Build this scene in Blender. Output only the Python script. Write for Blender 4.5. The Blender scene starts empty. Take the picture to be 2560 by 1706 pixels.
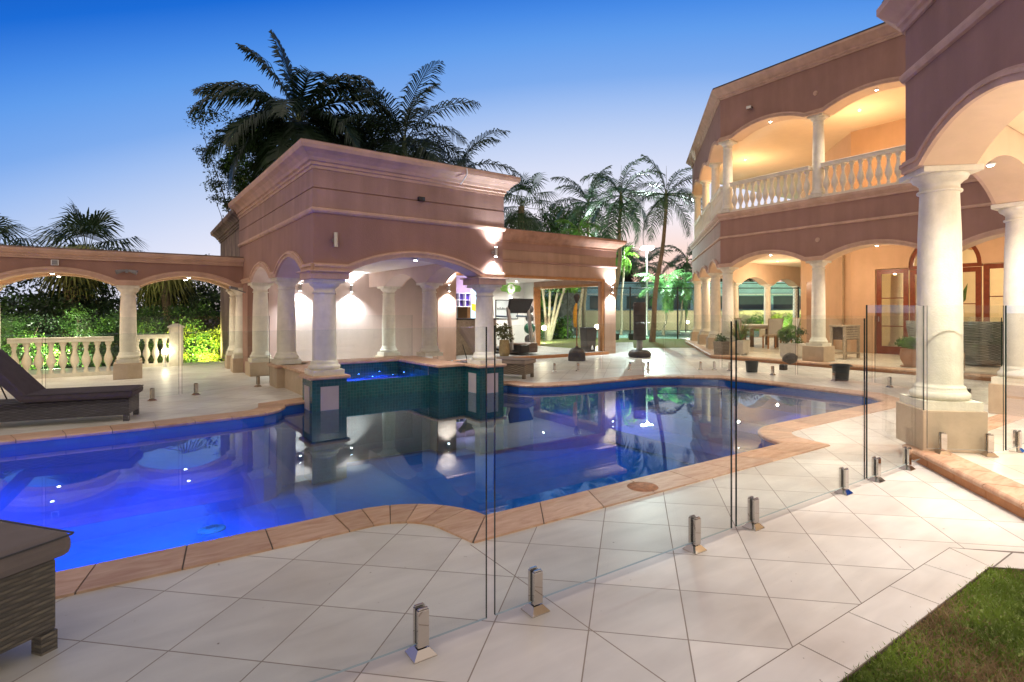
import bpy, math, random
import numpy as np
from mathutils import Vector, Matrix
R = math.radians
rnd = random.Random(7)
nrs = np.random.RandomState(11)
scene = bpy.context.scene
col = scene.collection

# ------------------------------------------------------------------ camera
YAW = 0.6208
cam_d = bpy.data.cameras.new('camera'); cam = bpy.data.objects.new('camera', cam_d); col.objects.link(cam)
cam.location = (0, 0, 1.30); cam.rotation_euler = (R(90), 0, -YAW)
cam_d.sensor_width = 36; cam_d.lens = 1401 / 2560 * 36
cam_d.shift_x = -69.2 / 2560; cam_d.shift_y = -75.2 / 2560
cam_d.clip_start = 0.05; cam_d.clip_end = 3000
scene.camera = cam
scene.view_settings.view_transform = 'Standard'; scene.view_settings.look = 'None'
scene.view_settings.exposure = 0.60; scene.view_settings.gamma = 1.0
scene.cycles.use_denoising = True
scene.cycles.max_bounces = 8; scene.cycles.transparent_max_bounces = 24
scene.cycles.diffuse_bounces = 3; scene.cycles.glossy_bounces = 4
scene.cycles.caustics_reflective = False; scene.cycles.caustics_refractive = False
scene.cycles.sample_clamp_indirect = 6

# ------------------------------------------------------------------ dusk sky
w = bpy.data.worlds.new('World'); scene.world = w; w.use_nodes = True
nt = w.node_tree; nt.nodes.clear()
def N(t, **kw):
    n = nt.nodes.new(t)
    for k, v in kw.items(): setattr(n, k, v)
    return n
out = N('ShaderNodeOutputWorld'); bg = N('ShaderNodeBackground'); tc = N('ShaderNodeTexCoord')
sep = N('ShaderNodeSeparateXYZ'); nt.links.new(tc.outputs['Generated'], sep.inputs[0])
SD = Vector((0.70, 0.714, 0)).normalized()
dot = N('ShaderNodeVectorMath', operation='DOT_PRODUCT'); dot.inputs[1].default_value = SD
nt.links.new(tc.outputs['Generated'], dot.inputs[0])
m1 = N('ShaderNodeMath', operation='MULTIPLY_ADD'); m1.inputs[1].default_value = -0.6; m1.inputs[2].default_value = 0.6
nt.links.new(dot.outputs['Value'], m1.inputs[0])
m2 = N('ShaderNodeMath', operation='ADD'); nt.links.new(sep.outputs['Z'], m2.inputs[0]); nt.links.new(m1.outputs[0], m2.inputs[1])
ramp = N('ShaderNodeValToRGB'); nt.links.new(m2.outputs[0], ramp.inputs[0])
SKY = [(0.0, (.80, .40, .27)), (.11, (.66, .50, .45)), (.184, (.60, .58, .64)), (.272, (.45, .49, .62)), (.33, (.34, .42, .60)), (.385, (.23, .345, .59)), (.43, (.14, .275, .57)),
       (.50, (.080, .225, .56)), (.545, (.045, .175, .53)), (.61, (.008, .10, .45)), (.72, (.003, .05, .31)), (.85, (.05, .08, .22)), (1.0, (.13, .13, .19))]
el = ramp.color_ramp.elements
el[0].position = 0; el[0].color = (*SKY[0][1], 1); el[1].position = 1; el[1].color = (*SKY[-1][1], 1)
for p_, c_ in SKY[1:-1]:
    e_ = el.new(p_); e_.color = (*c_, 1)
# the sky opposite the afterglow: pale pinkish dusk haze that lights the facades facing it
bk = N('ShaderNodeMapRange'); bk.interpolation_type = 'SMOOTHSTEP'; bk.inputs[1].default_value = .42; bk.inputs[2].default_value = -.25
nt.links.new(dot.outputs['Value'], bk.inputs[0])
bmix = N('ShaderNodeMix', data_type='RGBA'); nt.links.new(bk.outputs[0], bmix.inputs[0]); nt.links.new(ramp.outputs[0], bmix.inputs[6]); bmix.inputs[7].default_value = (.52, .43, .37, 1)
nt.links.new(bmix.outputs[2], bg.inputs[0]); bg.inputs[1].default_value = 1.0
nt.links.new(bg.outputs[0], out.inputs[0])

# ------------------------------------------------------------------ materials
MATS = {}
def newmat(name):
    m = bpy.data.materials.new(name); m.use_nodes = True
    return m, m.node_tree
def M(name, base, rough=.6, var=.12, scale=5, streak=0, bump=0, bscale=60, metal=0, spec=.4, emis=None, estr=0):
    if name in MATS: return MATS[name]
    m, t = newmat(name); b = t.nodes['Principled BSDF']; L = t.links.new
    b.inputs['Roughness'].default_value = rough; b.inputs['Metallic'].default_value = metal
    b.inputs['Specular IOR Level'].default_value = spec
    geo = t.nodes.new('ShaderNodeNewGeometry')
    n = t.nodes.new('ShaderNodeTexNoise'); n.inputs['Scale'].default_value = scale; n.inputs['Detail'].default_value = 6
    n.inputs['Roughness'].default_value = .65
    L(geo.outputs['Position'], n.inputs['Vector'])
    r = t.nodes.new('ShaderNodeValToRGB'); L(n.outputs['Fac'], r.inputs[0])
    r.color_ramp.elements[0].position = .3; r.color_ramp.elements[1].position = .7
    lo = [min(1, c * (1 - var)) for c in base]; hi = [min(1, c * (1 + var)) for c in base]
    r.color_ramp.elements[0].color = (*lo, 1); r.color_ramp.elements[1].color = (*hi, 1)
    cout = r.outputs[0]
    if streak:
        mp = t.nodes.new('ShaderNodeMapping'); mp.inputs['Scale'].default_value = (3.2, 3.2, .35)
        L(geo.outputs['Position'], mp.inputs[0])
        n2 = t.nodes.new('ShaderNodeTexNoise'); n2.inputs['Scale'].default_value = 1.6; n2.inputs['Detail'].default_value = 5
        L(mp.outputs[0], n2.inputs['Vector'])
        r2 = t.nodes.new('ShaderNodeValToRGB'); L(n2.outputs['Fac'], r2.inputs[0])
        r2.color_ramp.elements[0].position = .35; r2.color_ramp.elements[1].position = .65
        d = 1 - streak; r2.color_ramp.elements[0].color = (d, d, d * .97, 1); r2.color_ramp.elements[1].color = (1, 1, 1, 1)
        mx = t.nodes.new('ShaderNodeMix'); mx.data_type = 'RGBA'; mx.blend_type = 'MULTIPLY'; mx.inputs[0].default_value = 1
        L(cout, mx.inputs[6]); L(r2.outputs[0], mx.inputs[7]); cout = mx.outputs[2]
    L(cout, b.inputs['Base Color'])
    if bump:
        n3 = t.nodes.new('ShaderNodeTexNoise'); n3.inputs['Scale'].default_value = bscale; n3.inputs['Detail'].default_value = 4
        L(geo.outputs['Position'], n3.inputs['Vector'])
        bm = t.nodes.new('ShaderNodeBump'); bm.inputs['Strength'].default_value = bump; bm.inputs['Distance'].default_value = .01
        L(n3.outputs['Fac'], bm.inputs['Height']); L(bm.outputs[0], b.inputs['Normal'])
    if emis:
        b.inputs['Emission Color'].default_value = (*emis, 1); b.inputs['Emission Strength'].default_value = estr
    MATS[name] = m; return m
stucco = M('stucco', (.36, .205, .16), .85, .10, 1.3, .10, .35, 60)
stucco_trim = M('stucco_trim', (.62, .41, .31), .8, .10, 3, .14, .2, 60)
stucco_f = M('stucco_frieze', (.40, .25, .205), .85, .12, 1.8, .16, .35, 60)
stucco_old = M('stucco_old', (.30, .22, .19), .9, .3, 3, .5, .3, 50)
cream = M('cream_stone', (.83, .78, .66), .6, .09, 9, .16, .45, 70)
bal_m = M('baluster_stone', (.84, .76, .62), .65, .06, 4, .08, .1, 40)
pede = M('pedestal_stone', (.56, .43, .31), .7, .10, 6, .10, .1, 40)
ceil_m = M('ceiling_paint', (.82, .74, .66), .8, .03, 2)
ceilw = M('warm_ceiling_paint', (.82, .66, .46), .8, .04, 2)
wallw = M('warm_wall_paint', (.62, .40, .25), .8, .05, 2, .04)
wallpink = M('pink_wall_render', (.66, .52, .46), .75, .05, 2, .05)
white = M('white_paint', (.80, .79, .76), .6, .03, 3)
timber = M('stained_timber', (.20, .045, .015), .35, .25, 14, 0, .1, 80)
timber_o = M('orange_timber', (.42, .19, .07), .45, .2, 14)
teak = M('weathered_teak', (.42, .33, .24), .7, .25, 18, .2)
chrome = M('polished_steel', (.58, .54, .50), .05, .03, 8, metal=1)
brushed = M('brushed_steel', (.5, .48, .46), .3, .05, 40, metal=1)
blackm = M('black_plastic', (.022, .02, .02), .4, .2, 20)
darkgrey = M('dark_rubber', (.055, .045, .042), .55, .2, 8, .1)
greypl = M('grey_plastic', (.22, .22, .23), .4, .1, 8)
cushion = M('taupe_cushion', (.17, .135, .125), .9, .12, 9, 0, .3, 300)
cushion3 = M('navy_taupe_cushion', (.085, .068, .082), .9, .15, 9, 0, .3, 300)
cushion2 = M('beige_cushion', (.36, .29, .245), .9, .1, 9, 0, .3, 300)
sling = M('grey_sling', (.50, .47, .44), .8, .08, 10)
bark = M('palm_bark', (.27, .20, .14), .9, .3, 12, .2, .5, 40)
barkw = M('pale_bark', (.42, .35, .29), .8, .3, 8, .3, .5, 30)
barkd = M('dark_bark', (.09, .065, .05), .9, .3, 10)
soil = M('garden_soil', (.06, .045, .03), .95, .3, 8, 0, .5, 30)
terra = M('terracotta', (.50, .25, .13), .7, .12, 12, .1)
planterm = M('white_planter', (.68, .62, .56), .7, .1, 10, .1)
steelp = M('galvanised_pole', (.55, .57, .6), .4, .05, 8, metal=.6)
bluewall = M('blue_grey_wall', (.24, .40, .52), .8, .1, 1, .08)
beigewall = M('beige_block_wall', (.64, .56, .38), .8, .08, 1, .1)
court = M('court_surface', (.26, .42, .34), .8, .08, 3)
meshm = M('fence_wire', (.02, .02, .022), .5, .1, 5)
frosted = M('sky_window', (.05, .07, .09), .15, .1, 3)
lampw = M('lamp_white', (1, 1, 1), emis=(1, .95, .88), estr=45)
lampc = M('lamp_cool', (1, 1, 1), emis=(.92, .96, 1), estr=45)
lampo = M('lamp_warm', (1, 1, 1), emis=(1, .85, .6), estr=30)
def green(name, a, b, rough=.45, trans=.25):
    m, t = newmat(name); bs = t.nodes['Principled BSDF']; L = t.links.new
    geo = t.nodes.new('ShaderNodeNewGeometry'); n = t.nodes.new('ShaderNodeTexNoise'); n.inputs['Scale'].default_value = 3.5; n.inputs['Detail'].default_value = 5
    L(geo.outputs['Position'], n.inputs['Vector'])
    r = t.nodes.new('ShaderNodeValToRGB'); r.color_ramp.elements[0].position = .35; r.color_ramp.elements[1].position = .65
    r.color_ramp.elements[0].color = (*a, 1); r.color_ramp.elements[1].color = (*b, 1)
    L(n.outputs['Fac'], r.inputs[0]); L(r.outputs[0], bs.inputs['Base Color']); bs.inputs['Roughness'].default_value = rough
    tr = t.nodes.new('ShaderNodeBsdfTranslucent'); L(r.outputs[0], tr.inputs[0])
    mx = t.nodes.new('ShaderNodeMixShader'); mx.inputs[0].default_value = trans
    L(bs.outputs[0], mx.inputs[1]); L(tr.outputs[0], mx.inputs[2]); L(mx.outputs[0], t.nodes['Material Output'].inputs[0])
    MATS[name] = m; return m
palm_k = green('palm_silhouette_leaves', (.014, .034, .020), (.034, .062, .032), .35)  # darkened palm green: backlit silhouette put into the leaf colour
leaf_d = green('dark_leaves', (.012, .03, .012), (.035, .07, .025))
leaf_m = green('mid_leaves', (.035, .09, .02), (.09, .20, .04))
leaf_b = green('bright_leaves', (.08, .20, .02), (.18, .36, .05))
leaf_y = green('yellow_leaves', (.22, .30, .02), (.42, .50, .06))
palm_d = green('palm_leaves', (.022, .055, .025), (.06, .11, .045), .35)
palm_b = green('lit_palm_leaves', (.06, .18, .05), (.14, .32, .10), .4)  # brighter copy of the palm green, lamplight put into the colour
thatch = green('dead_fronds', (.04, .03, .025), (.10, .075, .05), .8)
grass_g = green('grass_blades', (.14, .21, .035), (.30, .42, .07), .6)
grass_b = green('dry_grass', (.28, .19, .10), (.46, .34, .19), .8)

def lawn_mat():
    m, t = newmat('lawn_turf'); b = t.nodes['Principled BSDF']; L = t.links.new
    geo = t.nodes.new('ShaderNodeNewGeometry')
    n = t.nodes.new('ShaderNodeTexNoise'); n.inputs['Scale'].default_value = 40; n.inputs['Detail'].default_value = 8
    L(geo.outputs['Position'], n.inputs['Vector']); r = t.nodes.new('ShaderNodeValToRGB'); L(n.outputs['Fac'], r.inputs[0])
    r.color_ramp.elements[0].position = .3; r.color_ramp.elements[1].position = .7
    r.color_ramp.elements[0].color = (.14, .11, .045, 1); r.color_ramp.elements[1].color = (.22, .32, .06, 1)
    L(r.outputs[0], b.inputs['Base Color']); b.inputs['Roughness'].default_value = .9
    bm = t.nodes.new('ShaderNodeBump'); bm.inputs['Strength'].default_value = .8; bm.inputs['Distance'].default_value = .02
    L(n.outputs['Fac'], bm.inputs['Height']); L(bm.outputs[0], b.inputs['Normal'])
    return m
turf = lawn_mat()

def tile_mat(name, base, P0, PS, Q0, QS, diag=True, grout=(.18, .15, .13), gw=.008, rough=.28, seam=False, var=.085):
    m, t = newmat(name); b = t.nodes['Principled BSDF']; L = t.links.new
    geo = t.nodes.new('ShaderNodeNewGeometry')
    def ma(op, a, bb=None, c=None):
        n = t.nodes.new('ShaderNodeMath'); n.operation = op
        for i, v in enumerate((a, bb, c)):
            if v is None: continue
            if isinstance(v, (int, float)): n.inputs[i].default_value = v
            else: L(v, n.inputs[i])
        return n.outputs[0]
    def axis(vec, o, s):
        d = t.nodes.new('ShaderNodeVectorMath'); d.operation = 'DOT_PRODUCT'; d.inputs[1].default_value = vec
        L(geo.outputs['Position'], d.inputs[0])
        return ma('DIVIDE', ma('SUBTRACT', d.outputs['Value'], o), s)
    k = .70711
    if diag: p = axis((k, k, 0), P0, PS); q = axis((k, -k, 0), Q0, QS)
    else: p = axis((1, 0, 0), P0, PS); q = axis((0, 1, 0), Q0, QS)
    def edge(x, s):
        f = ma('FRACT', x); return ma('MULTIPLY', ma('MINIMUM', f, ma('SUBTRACT', 1.0, f)), s)
    d = ma('MINIMUM', edge(p, PS), edge(q, QS))
    if seam:
        sx = t.nodes.new('ShaderNodeSeparateXYZ'); L(geo.outputs['Position'], sx.inputs[0])
        dx = ma('ABSOLUTE', ma('SUBTRACT', sx.outputs[0], 1.50))
        far = ma('MULTIPLY', ma('GREATER_THAN', sx.outputs[1], 2.76), 5.0)
        d = ma('MINIMUM', d, ma('ADD', dx, far))
    line = ma('LESS_THAN', d, gw / 2)
    cmb = t.nodes.new('ShaderNodeCombineXYZ'); L(ma('FLOOR', p), cmb.inputs[0]); L(ma('FLOOR', q), cmb.inputs[1])
    wn = t.nodes.new('ShaderNodeTexWhiteNoise'); L(cmb.outputs[0], wn.inputs['Vector'])
    # soft veining along the tile, turned per tile
    add = t.nodes.new('ShaderNodeVectorMath'); add.operation = 'MULTIPLY_ADD'; add.inputs[1].default_value = (7, 7, 7)
    L(wn.outputs['Color'], add.inputs[0]); L(geo.outputs['Position'], add.inputs[2])
    mp = t.nodes.new('ShaderNodeMapping'); mp.inputs['Rotation'].default_value = (0, 0, R(25)); mp.inputs['Scale'].default_value = (1.2, 5, 1)
    L(add.outputs[0], mp.inputs[0])
    n = t.nodes.new('ShaderNodeTexNoise'); n.inputs['Scale'].default_value = 1.6; n.inputs['Detail'].default_value = 7; n.inputs['Distortion'].default_value = .6
    L(mp.outputs[0], n.inputs['Vector'])
    r = t.nodes.new('ShaderNodeValToRGB'); L(n.outputs['Fac'], r.inputs[0])
    r.color_ramp.elements[0].position = .3; r.color_ramp.elements[1].position = .7
    r.color_ramp.elements[0].color = (*[c * .90 for c in base], 1); r.color_ramp.elements[1].color = (*[min(1, c * 1.06) for c in base], 1)
    v = ma('MULTIPLY_ADD', wn.outputs['Value'], var * 2, 1 - var)
    mx0 = t.nodes.new('ShaderNodeVectorMath'); mx0.operation = 'SCALE'; L(r.outputs[0], mx0.inputs[0]); L(v, mx0.inputs['Scale'])
    # specks of dirt and leaf litter
    n4 = t.nodes.new('ShaderNodeTexNoise'); n4.inputs['Scale'].default_value = 26; n4.inputs['Detail'].default_value = 3; L(geo.outputs['Position'], n4.inputs['Vector'])
    r4 = t.nodes.new('ShaderNodeValToRGB'); L(n4.outputs['Fac'], r4.inputs[0]); r4.color_ramp.elements[0].position = .735; r4.color_ramp.elements[1].position = .755
    r4.color_ramp.elements[0].color = (1, 1, 1, 1); r4.color_ramp.elements[1].color = (.38, .33, .28, 1)
    # blotchy stains
    n2 = t.nodes.new('ShaderNodeTexNoise'); n2.inputs['Scale'].default_value = 1.3; n2.inputs['Detail'].default_value = 8; L(geo.outputs['Position'], n2.inputs['Vector'])
    r2 = t.nodes.new('ShaderNodeValToRGB'); L(n2.outputs['Fac'], r2.inputs[0]); r2.color_ramp.elements[0].position = .35; r2.color_ramp.elements[1].position = .55
    r2.color_ramp.elements[0].color = (.86, .83, .81, 1); r2.color_ramp.elements[1].color = (1, 1, 1, 1)
    mm = t.nodes.new('ShaderNodeMix'); mm.data_type = 'RGBA'; mm.blend_type = 'MULTIPLY'; mm.inputs[0].default_value = 1
    m5 = t.nodes.new('ShaderNodeMix'); m5.data_type = 'RGBA'; m5.blend_type = 'MULTIPLY'; m5.inputs[0].default_value = 1; L(r2.outputs[0], m5.inputs[6]); L(r4.outputs[0], m5.inputs[7])
    L(mx0.outputs[0], mm.inputs[6]); L(m5.outputs[2], mm.inputs[7])
    mx = t.nodes.new('ShaderNodeMix'); mx.data_type = 'RGBA'; L(line, mx.inputs[0]); L(mm.outputs[2], mx.inputs[6]); mx.inputs[7].default_value = (*grout, 1)
    L(mx.outputs[2], b.inputs['Base Color'])
    L(ma('MULTIPLY_ADD', line, .5, rough), b.inputs['Roughness']); b.inputs['Specular IOR Level'].default_value = .35
    bp = t.nodes.new('ShaderNodeBump'); bp.inputs['Strength'].default_value = .4; bp.inputs['Distance'].default_value = .004
    hh = ma('ADD', ma('MULTIPLY', line, -1.0), ma('MULTIPLY', n.outputs['Fac'], .12)); L(hh, bp.inputs['Height']); L(bp.outputs[0], b.inputs['Normal'])
    MATS[name] = m; return m
deck_m = tile_mat('deck_tiles', (.76, .73, .68), 1.881, .40, -1.3576, .3935, seam=True, rough=.36, gw=.0055, grout=(.32, .27, .23))
border_m = tile_mat('border_tiles', (.76, .725, .68), 0.13, 50, .97, 50, diag=False, rough=.36)
patio_m = tile_mat('patio_tiles', (.78, .71, .60), 0.1, .40, .05, .40, rough=.32, gw=.005, grout=(.35, .29, .22))

def mosaic(name, a, b, size=.05, grout=(.25, .35, .38), rough=.15, gw=.0035):
    """small square tiles laid on any face (box projection on the face normal)"""
    m, t = newmat(name); bs = t.nodes['Principled BSDF']; L = t.links.new
    tc_ = t.nodes.new('ShaderNodeTexCoord')
    def ma(op, x, y=None, c=None):
        n = t.nodes.new('ShaderNodeMath'); n.operation = op
        for i, v in enumerate((x, y, c)):
            if v is None: continue
            if isinstance(v, (int, float)): n.inputs[i].default_value = v
            else: L(v, n.inputs[i])
        return n.outputs[0]
    sp = t.nodes.new('ShaderNodeSeparateXYZ'); L(tc_.outputs['Object'], sp.inputs[0])
    sn = t.nodes.new('ShaderNodeSeparateXYZ'); L(tc_.outputs['Normal'], sn.inputs[0])
    ds = []; fl = []
    for i in range(3):
        c = ma('DIVIDE', ma('ADD', sp.outputs[i], .0131), size); f = ma('FRACT', c)
        e = ma('MULTIPLY', ma('MINIMUM', f, ma('SUBTRACT', 1.0, f)), size)
        big = ma('MULTIPLY', ma('GREATER_THAN', ma('ABSOLUTE', sn.outputs[i]), .7), 9.0)
        ds.append(ma('ADD', e, big)); fl.append(ma('MULTIPLY', ma('FLOOR', c), ma('LESS_THAN', big, 1.0)))
    d = ma('MINIMUM', ma('MINIMUM', ds[0], ds[1]), ds[2]); line = ma('LESS_THAN', d, gw)
    cb = t.nodes.new('ShaderNodeCombineXYZ')
    for i in range(3): L(fl[i], cb.inputs[i])
    wn = t.nodes.new('ShaderNodeTexWhiteNoise'); L(cb.outputs[0], wn.inputs['Vector'])
    mx = t.nodes.new('ShaderNodeMix'); mx.data_type = 'RGBA'; L(wn.outputs['Value'], mx.inputs[0]); mx.inputs[6].default_value = (*a, 1); mx.inputs[7].default_value = (*b, 1)
    m2_ = t.nodes.new('ShaderNodeMix'); m2_.data_type = 'RGBA'; L(line, m2_.inputs[0]); L(mx.outputs[2], m2_.inputs[6]); m2_.inputs[7].default_value = (*grout, 1)
    L(m2_.outputs[2], bs.inputs['Base Color']); bs.inputs['Roughness'].default_value = rough
    bp = t.nodes.new('ShaderNodeBump'); bp.inputs['Strength'].default_value = .4; bp.inputs['Distance'].default_value = .004
    L(ma('MULTIPLY', line, -1.0), bp.inputs['Height']); L(bp.outputs[0], bs.inputs['Normal'])
    MATS[name] = m; return m
mos_teal = mosaic('teal_mosaic', (.004, .06, .068), (.006, .095, .10), .05, grout=(.05, .13, .13), gw=.0022)
mos_pool = mosaic('pool_mosaic', (.004, .13, .42), (.006, .155, .48), .10, grout=(.015, .14, .44), gw=.003)
mos_pink = M('pale_render_panel', (.52, .44, .42), .8, .06, 5, .08)

def coping_mat():
    m, t = newmat('terracotta_coping'); b = t.nodes['Principled BSDF']; L = t.links.new
    geo = t.nodes.new('ShaderNodeNewGeometry')
    n = t.nodes.new('ShaderNodeTexNoise'); n.inputs['Scale'].default_value = 5; n.inputs['Detail'].default_value = 7; n.inputs['Distortion'].default_value = 1
    mp = t.nodes.new('ShaderNodeMapping'); mp.inputs['Scale'].default_value = (1, 4, 1); L(geo.outputs['Position'], mp.inputs[0]); L(mp.outputs[0], n.inputs['Vector'])
    r = t.nodes.new('ShaderNodeValToRGB'); L(n.outputs['Fac'], r.inputs[0]); r.color_ramp.elements[0].position = .3; r.color_ramp.elements[1].position = .72
    r.color_ramp.elements[0].color = (.50, .27, .16, 1); r.color_ramp.elements[1].color = (.70, .47, .32, 1)
    oi = t.nodes.new('ShaderNodeNewGeometry')
    hs = t.nodes.new('ShaderNodeHueSaturation'); L(r.outputs[0], hs.inputs['Color'])
    mr = t.nodes.new('ShaderNodeMapRange'); mr.inputs[3].default_value = .85; mr.inputs[4].default_value = 1.15
    L(oi.outputs['Random Per Island'], mr.inputs[0]); L(mr.outputs[0], hs.inputs['Value'])
    L(hs.outputs[0], b.inputs['Base Color']); b.inputs['Roughness'].default_value = .5
    bp = t.nodes.new('ShaderNodeBump'); bp.inputs['Strength'].default_value = .25; bp.inputs['Distance'].default_value = .005; L(n.outputs['Fac'], bp.inputs['Height']); L(bp.outputs[0], b.inputs['Normal'])
    return m
coping_m = coping_mat()
grout_m = M('grout', (.12, .09, .07), .9)

def glassy(name, tint, ior, rough=0.0, ripple=0, scale=3, gl_tint=(1, 1, 1)):
    m, t = newmat(name); L = t.links.new
    t.nodes.remove(t.nodes['Principled BSDF'])
    fr = t.nodes.new('ShaderNodeFresnel'); gb_ = t.nodes.new('ShaderNodeNewGeometry'); io = t.nodes.new('ShaderNodeMapRange')
    io.inputs[3].default_value = ior; io.inputs[4].default_value = 1 / ior; L(gb_.outputs['Backfacing'], io.inputs[0]); L(io.outputs[0], fr.inputs[0])   # thin sheet: same reflectance from both sides
    tr = t.nodes.new('ShaderNodeBsdfTransparent'); tr.inputs[0].default_value = (*tint, 1)
    gl = t.nodes.new('ShaderNodeBsdfGlossy'); gl.inputs['Roughness'].default_value = rough; gl.inputs[0].default_value = (*gl_tint, 1)
    mx = t.nodes.new('ShaderNodeMixShader'); L(fr.outputs[0], mx.inputs[0]); L(tr.outputs[0], mx.inputs[1]); L(gl.outputs[0], mx.inputs[2])
    if ripple:
        geo = t.nodes.new('ShaderNodeNewGeometry'); n = t.nodes.new('ShaderNodeTexNoise'); n.inputs['Scale'].default_value = scale; n.inputs['Detail'].default_value = 2
        L(geo.outputs['Position'], n.inputs['Vector']); bp = t.nodes.new('ShaderNodeBump'); bp.inputs['Strength'].default_value = ripple; bp.inputs['Distance'].default_value = .01
        L(n.outputs['Fac'], bp.inputs['Height']); L(bp.outputs[0], gl.inputs['Normal'])
    L(mx.outputs[0], t.nodes['Material Output'].inputs[0])
    MATS[name] = m; return m
water_m = glassy('pool_water', (.30, .80, 1.0), 1.34, .006, .045, 1.8, (.78, .93, 1.0))
glass_m = glassy('fence_glass', (.955, .975, .965), 1.34)
glass_edge = M('glass_edge', (.012, .03, .026), .12, .1, 5)
glass_top = M('glass_top_edge', (.45, .55, .55), .2, .05, 5)
door_glass = glassy('door_glass', (.95, .95, .93), 1.45)

def wicker_mat(name, a, b, sc=17):
    m, t = newmat(name); bs = t.nodes['Principled BSDF']; L = t.links.new
    tc_ = t.nodes.new('ShaderNodeTexCoord'); mp = t.nodes.new('ShaderNodeMapping')
    # fold x,y into one running coordinate so both side faces get courses
    sp = t.nodes.new('ShaderNodeSeparateXYZ'); L(tc_.outputs['Object'], sp.inputs[0])
    ad = t.nodes.new('ShaderNodeMath'); L(sp.outputs[0], ad.inputs[0]); L(sp.outputs[1], ad.inputs[1])
    cb = t.nodes.new('ShaderNodeCombineXYZ'); L(ad.outputs[0], cb.inputs[0]); L(sp.outputs[2], cb.inputs[1])
    def ma(op, x, y=None, c=None):
        n = t.nodes.new('ShaderNodeMath'); n.operation = op
        for i, v in enumerate((x, y, c)):
            if v is None: continue
            if isinstance(v, (int, float)): n.inputs[i].default_value = v
            else: L(v, n.inputs[i])
        return n.outputs[0]
    # strands run along the face and pass over and under upright stakes, every other course shifted
    row = ma('MULTIPLY', sp.outputs[2], 62 * sc / 17); u = ma('MULTIPLY', ad.outputs[0], 17 * sc / 17)
    nz = t.nodes.new('ShaderNodeTexNoise'); nz.inputs['Scale'].default_value = 7; L(tc_.outputs['Object'], nz.inputs['Vector'])
    row = ma('ADD', row, ma('MULTIPLY', nz.outputs['Fac'], .9))
    prof = ma('ABSOLUTE', ma('SINE', ma('MULTIPLY', row, math.pi)))
    over = ma('MULTIPLY_ADD', ma('SINE', ma('MULTIPLY', ma('ADD', u, ma('FLOOR', row)), math.pi)), .5, .5)
    hgt = ma('MULTIPLY', ma('POWER', prof, .6), ma('MULTIPLY_ADD', over, .8, .2))
    cb2 = t.nodes.new('ShaderNodeCombineXYZ'); L(ma('FLOOR', row), cb2.inputs[0]); L(ma('FLOOR', ma('MULTIPLY', ma('ADD', u, ma('FLOOR', row)), .5)), cb2.inputs[1])
    wn = t.nodes.new('ShaderNodeTexWhiteNoise'); L(cb2.outputs[0], wn.inputs['Vector'])
    c0 = t.nodes.new('ShaderNodeMix'); c0.data_type = 'RGBA'; L(wn.outputs['Value'], c0.inputs[0]); c0.inputs[6].default_value = (*a, 1); c0.inputs[7].default_value = (*b, 1)
    c1 = t.nodes.new('ShaderNodeMix'); c1.data_type = 'RGBA'; L(hgt, c1.inputs[0]); c1.inputs[6].default_value = (a[0] * .3, a[1] * .3, a[2] * .3, 1); L(c0.outputs[2], c1.inputs[7])
    L(c1.outputs[2], bs.inputs['Base Color']); bs.inputs['Roughness'].default_value = .5
    bp = t.nodes.new('ShaderNodeBump'); bp.inputs['Strength'].default_value = .8; bp.inputs['Distance'].default_value = .008
    L(hgt, bp.inputs['Height']); L(bp.outputs[0], bs.inputs['Normal'])
    MATS[name] = m; return m
wick_d = wicker_mat('dark_wicker', (.10, .078, .05), (.20, .165, .11))
wick_n = wicker_mat('navy_wicker', (.035, .03, .045), (.08, .07, .09))
wick_b = wicker_mat('brown_wicker', (.24, .18, .125), (.38, .30, .22), 14)
wick_g = wicker_mat('grey_wicker', (.16, .17, .16), (.30, .31, .29), 10)
fascia_brick = M('terracotta_riser', (.50, .22, .09), .6, .15, 8, 0, .2, 40)

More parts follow.
